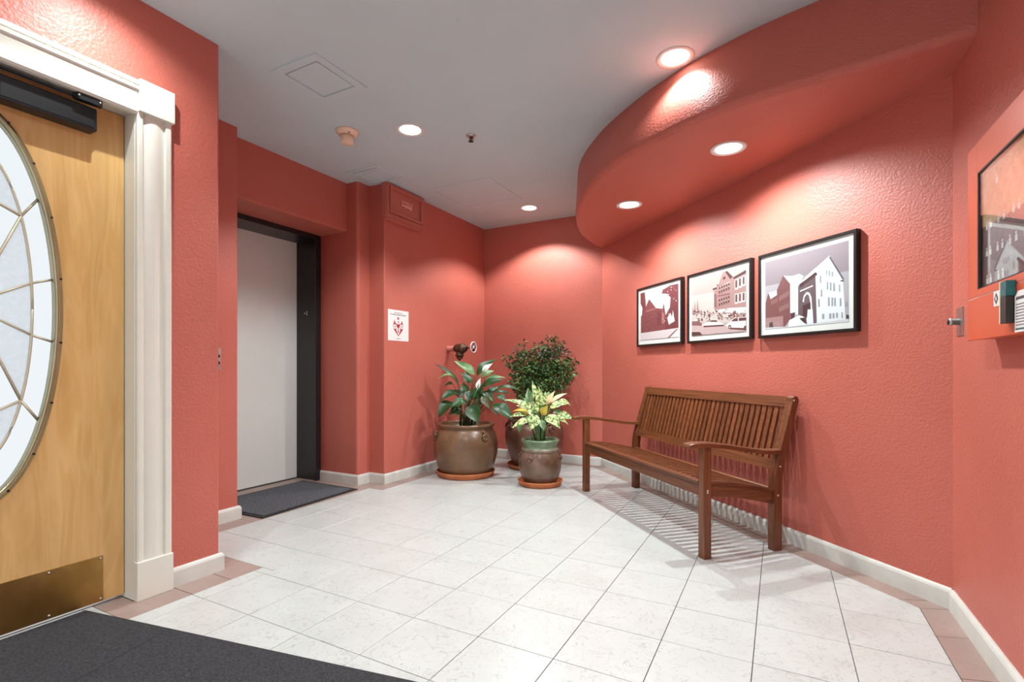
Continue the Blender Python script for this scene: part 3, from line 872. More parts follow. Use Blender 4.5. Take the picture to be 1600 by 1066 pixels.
# ================================================================== CEILING FITTINGS
def ceiling_panel(x0, x1, y0, y1, label, rim, depth, style):
    cx, cy = (x0 + x1) / 2, (y0 + y1) / 2
    t = thing('ceiling_access_panel', label, 'access panel', (cx, cy, HC), 0)
    hx, hy = (x1 - x0) / 2, (y1 - y0) / 2
    def ring(name, ox, oy, w, zb, zt, m):
        bm = bmesh.new()
        add_box(bm, (-ox, -oy, zt), (ox, -oy + w, zb)); add_box(bm, (-ox, oy - w, zt), (ox, oy, zb))
        add_box(bm, (-ox, -oy + w, zt), (-ox + w, oy - w, zb)); add_box(bm, (ox - w, -oy + w, zt), (ox, oy - w, zb))
        return bm_obj(name, bm, m, t)
    ring('frame', hx, hy, rim, 0.0, -depth, M['panelwhite'])
    if style == 2:
        ring('inner_frame', hx - rim - 0.012, hy - rim - 0.012, rim * 0.8, 0.0, -depth * 1.6, M['panelwhite'])
        ins = rim * 2 + 0.03
    else: ins = rim + (0.003 if style == 3 else 0.012)
    box('cover', (-hx + ins, -hy + ins, -depth * 0.7), (hx - ins, hy - ins, 0.0), M['panelwhite'], t, 0.001, 1)
ceiling_panel(-2.452, -2.107, 1.812, 2.178, 'square ceiling access panel nearest the entrance door', 0.045, 0.009, 1)
ceiling_panel(-3.18, -2.84, 3.045, 3.385, 'small square ceiling vent above the stepped corner', 0.03, 0.005, 2)
ceiling_panel(-2.850, -2.186, 3.692, 4.330, 'large square ceiling access panel beside the red wall box', 0.06, 0.004, 3)

sd = thing('smoke_detector', 'peach coloured smoke detector on the ceiling', 'smoke detector', (-2.625, 2.525, HC))
lathe('base', [(0.076, 0.0), (0.078, -0.006), (0.072, -0.010), (0.062, -0.024), (0.044, -0.030)], M['smoke'], sd, 36)
lathe('sensor_head', [(0.036, -0.026), (0.036, -0.034), (0.045, -0.036), (0.043, -0.080), (0.036, -0.086), (0.0, -0.087)], M['smoke'], sd, 36)
lathe('indicator', [(0.006, 0.0), (0.005, -0.003), (0, -0.004)], M['dark'], sd, 10, (0.048, -0.030, -0.026))
sp = thing('fire_sprinkler', 'small dark metal sprinkler head hanging from the ceiling', 'sprinkler', (-1.907, 2.976, HC))
lathe('escutcheon', [(0.036, 0.0), (0.036, -0.003), (0.028, -0.010), (0.014, -0.012), (0, -0.012)], M['steel'], sp, 28)
lathe('body', [(0.012, -0.010), (0.012, -0.020), (0.006, -0.024), (0.005, -0.036), (0, -0.036)], M['valve'], sp, 16)
for sgn in (-1, 1):
    tube('frame_arm', [(sgn * 0.011, 0, -0.018), (sgn * 0.018, 0, -0.028), (sgn * 0.004, 0, -0.040)], 0.003, M['valve'], sp, 6)
lathe('deflector', [(0.0, -0.038), (0.018, -0.039), (0.018, -0.042), (0, -0.042)], M['dark'], sp, 20)
lathe('plug', [(0.010, 0.0), (0.010, -0.002), (0.0, -0.0025)], M['panelwhite'], tag(thing('ceiling_plug', 'tiny round blanking plug on the ceiling near the top edge', 'ceiling plug', (-1.325, 1.958, HC))), 16)

# ================================================================== RED WALL BOX, SIGN, VALVE (left wall)
bx = thing('wall_junction_box', 'red painted panelled box high on the wall under the ceiling', 'wall box', (-3.065, 3.60, 2.345))
def bl(x, y, z): return (x + 3.065, y - 3.60, z - 2.345)
box('body', bl(-3.066, 3.345, 2.345), bl(-3.012, 3.862, 2.640), M['redbox'], bx, 0.003, 1)
box('lower_lip', bl(-3.066, 3.36, 2.322), bl(-3.030, 3.85, 2.350), M['redbox'], bx, 0.003, 1)
def boxframe(name, y0, y1, z0, z1, w, x0, x1):
    bm = bmesh.new()
    add_box(bm, bl(x0, y0, z0), bl(x1, y1, z0 + w), 0.002, 1); add_box(bm, bl(x0, y0, z1 - w), bl(x1, y1, z1), 0.002, 1)
    add_box(bm, bl(x0, y0, z0 + w), bl(x1, y0 + w, z1 - w), 0.002, 1); add_box(bm, bl(x0, y1 - w, z0 + w), bl(x1, y1, z1 - w), 0.002, 1)
    return bm_obj(name, bm, M['redbox'], bx)
boxframe('door_frame', 3.352, 3.855, 2.352, 2.634, 0.018, -3.012, -3.002)
boxframe('moulding', 3.378, 3.830, 2.378, 2.610, 0.022, -3.012, -2.992)
# crumpled label on the panel
lv = []; lf = []
for i in range(7):
    for j in range(4):
        lv.append(bl(-3.010 + 0.004 + 0.004 * math.sin(i * 1.9 + j), 3.540 + 0.145 * i / 6, 2.475 - 0.004 * i / 6 + (0.062 - 0.01 * (i % 2)) * j / 3 + 0.006 * math.sin(i * 2.3)))
for i in range(6):
    for j in range(3): lf.append((i * 4 + j, (i + 1) * 4 + j, (i + 1) * 4 + j + 1, i * 4 + j + 1))
lo_ = mesh_obj('crumpled_label', lv, lf, flat('pinkish_crumpled_label', (226, 170, 158), 0.6), bx)
lo_.modifiers.new('thickness', 'SOLIDIFY').thickness = 0.0012
for i in range(6):
    box('label_mark', bl(-2.9995, 3.552 + i * 0.02, 2.500), bl(-2.9985, 3.563 + i * 0.02, 2.512), flat('faded_label_ink', (176, 104, 94), 0.8) if i == 0 else bpy.data.materials['faded_label_ink'], lo_)

sg = thing('wall_notice', 'white paper notice with red three flame emblem beside the elevator', 'notice', (-3.065, 3.5615, 1.405))
box('sheet', (0, -0.1395, -0.140), (0.0025, 0.1395, 0.1385), M['paper'], sg)
M['emblem'] = flat('crimson_ink', (164, 30, 44), 0.7); M['ink'] = flat('dark_print_ink', (96, 78, 82), 0.8)
SX = Matrix(((0, 0, 1, 0.0026), (1, 0, 0, 0), (0, 1, 0, 0), (0, 0, 0, 1)))      # sheet plane (u right=+Y, v up) -> local
def flame(cx, top, bot_, w, lean):
    pts = []
    for k in range(13):
        t = k / 12; z = bot_ + (top - bot_) * t
        ww = w * math.sin(PI * min(1, t ** 0.8)) * (1 - 0.25 * t)
        pts.append((cx + ww + lean * t * t * 0.5, z))
    for k in range(11, 0, -1):
        t = k / 12; z = bot_ + (top - bot_) * t
        ww = w * math.sin(PI * min(1, t ** 0.8)) * (1 - 0.25 * t)
        pts.append((cx - ww + lean * t * t * 0.5, z))
    return pts
def disc(cx, cy, rx, ry, n=20): return [(cx + rx * math.cos(2 * PI * k / n), cy + ry * math.sin(2 * PI * k / n)) for k in range(n)]
e0 = prism('emblem', flame(-0.005, 0.086, -0.030, 0.026, 0.0), 0, 0.0004, M['emblem'], sg, SX)
prism('emblem_flame', [(-0.052, 0.052), (-0.046, 0.030), (-0.030, 0.005), (-0.026, -0.018), (-0.034, -0.040), (-0.018, -0.066), (-0.004, -0.090), (-0.004, -0.098), (-0.034, -0.068), (-0.060, -0.042), (-0.072, -0.012), (-0.066, 0.018)], 0, 0.0004, M['emblem'], e0, SX)
prism('emblem_flame', [(0.044, 0.048), (0.036, 0.024), (0.020, 0.004), (0.016, -0.018), (0.024, -0.042), (0.012, -0.066), (-0.003, -0.088), (-0.003, -0.098), (0.028, -0.068), (0.054, -0.042), (0.064, -0.012), (0.058, 0.018)], 0, 0.0004, M['emblem'], e0, SX)
prism('emblem_stem', [(-0.014, -0.006), (0.006, -0.006), (0.000, -0.030), (0.003, -0.055), (-0.003, -0.078), (-0.010, -0.060), (-0.008, -0.032)], 0, 0.0005, M['emblem'], e0, SX)
for cx, cz, r in ((-0.006, 0.032, 0.021), (-0.048, -0.012, 0.019), (0.040, -0.010, 0.019)):
    prism('emblem_disc', disc(cx, cz, r, r * 1.1), 0, 0.0008, M['paper'], e0, SX)
    prism('emblem_mark', disc(cx + 0.002, cz, r * 0.35, r * 0.45, 8), 0, 0.0011, M['ink'], e0, SX)
prism('emblem_drop', disc(-0.004, -0.076, 0.005, 0.008, 8), 0, 0.0008, M['paper'], e0, SX)
for z, x0, x1, h in ((0.113, -0.058, 0.052, 0.0055), (0.096, -0.110, 0.100, 0.0075), (-0.120, -0.026, 0.028, 0.006)):
    x = x0
    while x < x1 - 0.004:
        w = min(random.uniform(0.010, 0.026), x1 - x)
        prism('printed_word', [(x, z - h / 2), (x + w, z - h / 2), (x + w, z + h / 2), (x, z + h / 2)], 0.0002, 0.0005, M['ink'], sg, SX); x += w + 0.005

vv = thing('fire_hose_valve', 'tarnished bronze hose valve with round handwheel on the left wall', 'valve', (-3.065, 4.338, 1.221))
RX = Matrix.Rotation(PI / 2, 4, 'Y')
lathe('wall_pipe', [(0.034, 0.0), (0.034, 0.006), (0.027, 0.010), (0.027, 0.10)], M['redpipe'], vv, 24, (0, 0, 0), RX)
lathe('body', [(0.030, 0.085), (0.034, 0.088), (0.034, 0.100), (0.046, 0.108), (0.050, 0.125), (0.050, 0.165), (0.046, 0.176), (0.053, 0.178), (0.053, 0.190), (0.044, 0.194), (0.044, 0.206), (0.030, 0.212), (0.030, 0.228), (0.016, 0.232)], M['valve'], vv, 28, (0, 0, 0), RX)
lathe('stem', [(0.012, 0.225), (0.012, 0.262), (0.008, 0.264), (0.008, 0.315)], M['valve'], vv, 16, (0, 0, 0.008), RX)
ot = lathe('outlet', [(0.032, -0.030), (0.034, -0.050), (0.040, -0.058), (0.046, -0.064), (0.046, -0.078), (0.038, -0.082), (0.030, -0.098)], M['valve'], vv, 24, (0.145, 0, 0))
lathe('outlet_cap', [(0.032, -0.096), (0.032, -0.108), (0.014, -0.112), (0.012, -0.126), (0, -0.126)], M['valve'], ot, 12, (0.145, 0, 0))
hw = lathe('handwheel', [(0.052 + 0.008 * math.cos(a), 0.314 + 0.008 * math.sin(a)) for a in [2 * PI * k / 10 for k in range(10)]] + [(0.060, 0.314)], M['wheel'], vv, 40, (0, 0, 0.008), RX)
for k in range(4):
    th = PI / 4 + k * PI / 2
    tube('spoke', [(0.312, 0, 0.008), (0.314, 0.050 * math.cos(th), 0.008 + 0.050 * math.sin(th))], [0.008, 0.006], M['wheelred'], hw, 8)
lathe('hub', [(0.015, 0.302), (0.015, 0.320), (0.008, 0.326), (0, 0.326)], M['wheel'], hw, 18, (0, 0, 0.008), RX)

# ================================================================== FRAMED PHOTOGRAPHS
PAL = {'w': (226, 232, 234), 'sn': (206, 210, 216), 'lg': (176, 170, 176), 'br': (124, 78, 78), 'bl': (164, 130, 128), 'bd': (78, 48, 48), 'bg': (108, 86, 90), 'dg': (92, 92, 98), 'd': (56, 54, 58), 'mg': (150, 158, 166),
       'sk2': (204, 188, 182), 'b2': (168, 130, 126), 'b2d': (132, 92, 90), 'w2': (226, 222, 220), 'd2': (96, 60, 60), 'st': (196, 172, 172),
       't1': (112, 54, 58), 'w1': (228, 230, 228), 'b1': (128, 68, 70), 'b1l': (166, 112, 110), 'sn1': (216, 204, 206), 'sky3': (150, 136, 142), 'sky2': (186, 168, 162), 'sky1': (206, 210, 206)}
PMATS = {}
def pmat(k):
    if k not in PMATS: PMATS[k] = flat('photo_print_tone_' + k, PAL[k], 0.6)
    return PMATS[k]
def picture(s0, s1, z0, z1, ps0, ps1, pz0, pz1, art, sky, label):
    """s measured along the wall from the right corner; the viewer's left is the larger s"""
    sc, zc = (s0 + s1) / 2, (z0 + z1) / 2
    p = C9 + E2 * sc
    t = thing('framed_photograph', label, 'framed photo', (p.x, p.y, zc), PIC_RZ, 'framed photographs on the diagonal wall')
    # local x = along wall, local y = into the room
    hw_, hh = (s1 - s0) / 2, (z1 - z0) / 2; D = 0.032; w = 0.017
    bm = bmesh.new()
    add_box(bm, (-hw_, 0.001, -hh), (hw_, D, -hh + w), 0.0015, 1); add_box(bm, (-hw_, 0.001, hh - w), (hw_, D, hh), 0.0015, 1)
    add_box(bm, (-hw_, 0.001, -hh + w), (-hw_ + w, D, hh - w), 0.0015, 1); add_box(bm, (hw_ - w, 0.001, -hh + w), (hw_, D, hh - w), 0.0015, 1)
    bm_obj('frame', bm, M['frame'], t)
    box('mat_board', (-hw_ + w - 0.002, 0.004, -hh + w - 0.002), (hw_ - w + 0.002, 0.022, hh - w + 0.002), M['matboard'], t)
    W_, H_ = ps1 - ps0, pz1 - pz0
    keys = [sky] + sorted(set(c for c, _ in art)); idx = {k: i for i, k in enumerate(keys)}
    v = []; f = []; fm = []
    y = 0.0222
    def addp(poly, c, y):
        n0 = len(v)
        for u, w_ in poly: v.append((ps1 - sc - u * W_, y, pz0 - zc + w_ * H_))
        f.append(tuple(range(n0, n0 + len(poly)))); fm.append(idx[c])
    addp([(0, 0), (1, 0), (1, 1), (0, 1)], sky, y)
    for i, (c, poly) in enumerate(art):
        poly = clean(poly)
        if len(poly) >= 3 and abs(area(poly)) > 1e-5: addp(poly, c, y + 0.00002 * (i + 1))
    me = bpy.data.meshes.new('photo_print'); me.from_pydata(v, [], f)
    for k in keys: me.materials.append(pmat(k))
    me.polygons.foreach_set('material_index', fm)
    o = bpy.data.objects.new('photo_print', me); COL.objects.link(o); o.parent = t
    box('glass_pane', (-hw_ + w - 0.001, 0.0275, -hh + w - 0.001), (hw_ - w + 0.001, 0.0290, hh - w + 0.001), M['picglass'], t)
    return t
PRINT_P3 = [('lg',[(0.0,0.645),(1.0,0.627),(1.0,0.0),(0.0,0.005)]),('br',[(0.161,0.548),(0.246,0.743),(0.341,0.605),(0.341,0.11),(0.272,0.017),(0.005,0.029),(0.005,0.39),(0.045,0.541),(0.076,0.435),(0.161,0.484)]),('w',[(0.045,0.538),(0.161,0.548),(0.164,0.483),(0.079,0.447)]),('w',[(0.255,0.739),(0.365,0.707),(0.449,0.721),(0.509,0.674),(0.445,0.575),(0.341,0.605)]),('w',[(0.339,0.598),(0.438,0.584),(0.442,0.159),(0.339,0.204)]),('bd',[(0.344,0.195),(0.403,0.202),(0.393,0.127),(0.344,0.107)]),('w',[(0.449,0.582),(0.536,0.667),(0.802,0.869),(0.715,0.611),(0.646,0.671)]),('bg',[(0.439,0.553),(0.646,0.642),(0.66,0.025),(0.621,0.022),(0.439,0.144)]),('bd',[(0.455,0.573),(0.646,0.697),(0.667,0.666),(0.665,0.649),(0.462,0.53)]),('w',[(0.462,0.488),(0.614,0.532),(0.617,0.516),(0.462,0.47)]),('w',[(0.493,0.332),(0.507,0.412),(0.543,0.455),(0.575,0.439),(0.599,0.373),(0.609,0.195),(0.588,0.198),(0.582,0.332),(0.565,0.409),(0.543,0.425),(0.519,0.387),(0.509,0.322)]),('bd',[(0.496,0.136),(0.496,0.279),(0.588,0.308),(0.591,0.198),(0.549,0.174),(0.543,0.108)]),('bg',[(0.509,0.299),(0.516,0.388),(0.547,0.424),(0.569,0.401),(0.584,0.317)]),('w',[(0.646,0.642),(0.665,0.659),(0.802,0.867),(0.939,0.532),(0.967,0.03),(0.684,0.017),(0.66,0.025)]),('dg',[(0.793,0.848),(0.807,0.858),(0.952,0.54),(0.941,0.52)]),('d',[(0.916,0.529),(0.95,0.521),(0.95,0.505),(0.916,0.512)]),('dg',[(0.677,0.33),(0.69,0.339),(0.692,0.233),(0.68,0.228)]),('mg',[(0.761,0.697),(0.776,0.694),(0.776,0.628),(0.761,0.632)]),('mg',[(0.79,0.679),(0.807,0.675),(0.807,0.604),(0.79,0.608)]),('mg',[(0.823,0.659),(0.84,0.655),(0.84,0.593),(0.823,0.597)]),('mg',[(0.771,0.544),(0.788,0.54),(0.788,0.435),(0.771,0.439)]),('mg',[(0.804,0.525),(0.823,0.521),(0.823,0.417),(0.804,0.421)]),('mg',[(0.839,0.509),(0.859,0.505),(0.859,0.402),(0.839,0.406)]),('mg',[(0.899,0.478),(0.914,0.475),(0.914,0.385),(0.899,0.388)]),('mg',[(0.784,0.34),(0.803,0.336),(0.803,0.223),(0.784,0.226)]),('mg',[(0.821,0.33),(0.839,0.327),(0.839,0.217),(0.821,0.22)]),('mg',[(0.85,0.321),(0.868,0.317),(0.868,0.213),(0.85,0.216)]),('mg',[(0.908,0.306),(0.925,0.303),(0.925,0.204),(0.908,0.206)]),('mg',[(0.72,0.136),(0.744,0.132),(0.744,0.066),(0.72,0.069)]),('mg',[(0.797,0.131),(0.821,0.127),(0.821,0.06),(0.797,0.063)]),('mg',[(0.833,0.128),(0.854,0.125),(0.854,0.061),(0.833,0.064)]),('mg',[(0.87,0.129),(0.889,0.126),(0.889,0.062),(0.87,0.065)]),('mg',[(0.925,0.127),(0.939,0.125),(0.939,0.053),(0.925,0.055)]),('mg',[(0.694,0.639),(0.712,0.635),(0.712,0.54),(0.694,0.544)]),('mg',[(0.705,0.455),(0.723,0.451),(0.723,0.358),(0.705,0.361)]),('bl',[(0.201,0.46),(0.212,0.465),(0.212,0.395),(0.201,0.391)]),('bl',[(0.201,0.305),(0.212,0.308),(0.212,0.237),(0.201,0.234)]),('bl',[(0.224,0.471),(0.234,0.475),(0.234,0.406),(0.224,0.401)]),('bl',[(0.224,0.313),(0.234,0.316),(0.234,0.245),(0.224,0.242)]),('bl',[(0.246,0.481),(0.256,0.485),(0.256,0.416),(0.246,0.411)]),('bl',[(0.246,0.32),(0.256,0.323),(0.256,0.253),(0.246,0.25)]),('bl',[(0.268,0.491),(0.278,0.495),(0.278,0.426),(0.268,0.422)]),('bl',[(0.268,0.328),(0.278,0.331),(0.278,0.26),(0.268,0.257)]),('bl',[(0.29,0.5),(0.3,0.505),(0.3,0.436),(0.29,0.432)]),('bl',[(0.29,0.335),(0.3,0.338),(0.3,0.268),(0.29,0.265)]),('bl',[(0.311,0.51),(0.321,0.514),(0.321,0.446),(0.311,0.442)]),('bl',[(0.311,0.342),(0.321,0.345),(0.321,0.276),(0.311,0.273)]),('bl',[(0.092,0.416),(0.101,0.418),(0.101,0.358),(0.092,0.355)]),('bl',[(0.115,0.422),(0.124,0.423),(0.124,0.364),(0.115,0.36)]),('bl',[(0.138,0.427),(0.147,0.429),(0.147,0.37),(0.138,0.366)]),('bl',[(0.161,0.433),(0.17,0.434),(0.17,0.375),(0.161,0.372)]),('bl',[(0.005,0.168),(0.25,0.172),(0.25,0.015),(0.005,0.021)]),('bd',[(0.06,0.096),(0.107,0.107),(0.115,0.026),(0.06,0.027)]),('w',[(0.313,0.005),(0.327,0.1),(0.455,0.154),(0.547,0.103),(0.556,0.217),(0.614,0.212),(0.623,0.021)]),('bd',[(0.455,0.111),(0.536,0.116),(0.549,0.018),(0.509,0.045)]),('sn',[(0.0,0.03),(0.316,0.013),(1.0,0.034),(1.0,0.0),(0.0,0.005)]),('d',[(0.975,0.09),(1.0,0.086),(1.0,0.04),(0.975,0.043)]),('mg',[(0.963,0.252),(0.983,0.249),(0.983,0.192),(0.963,0.195)])]
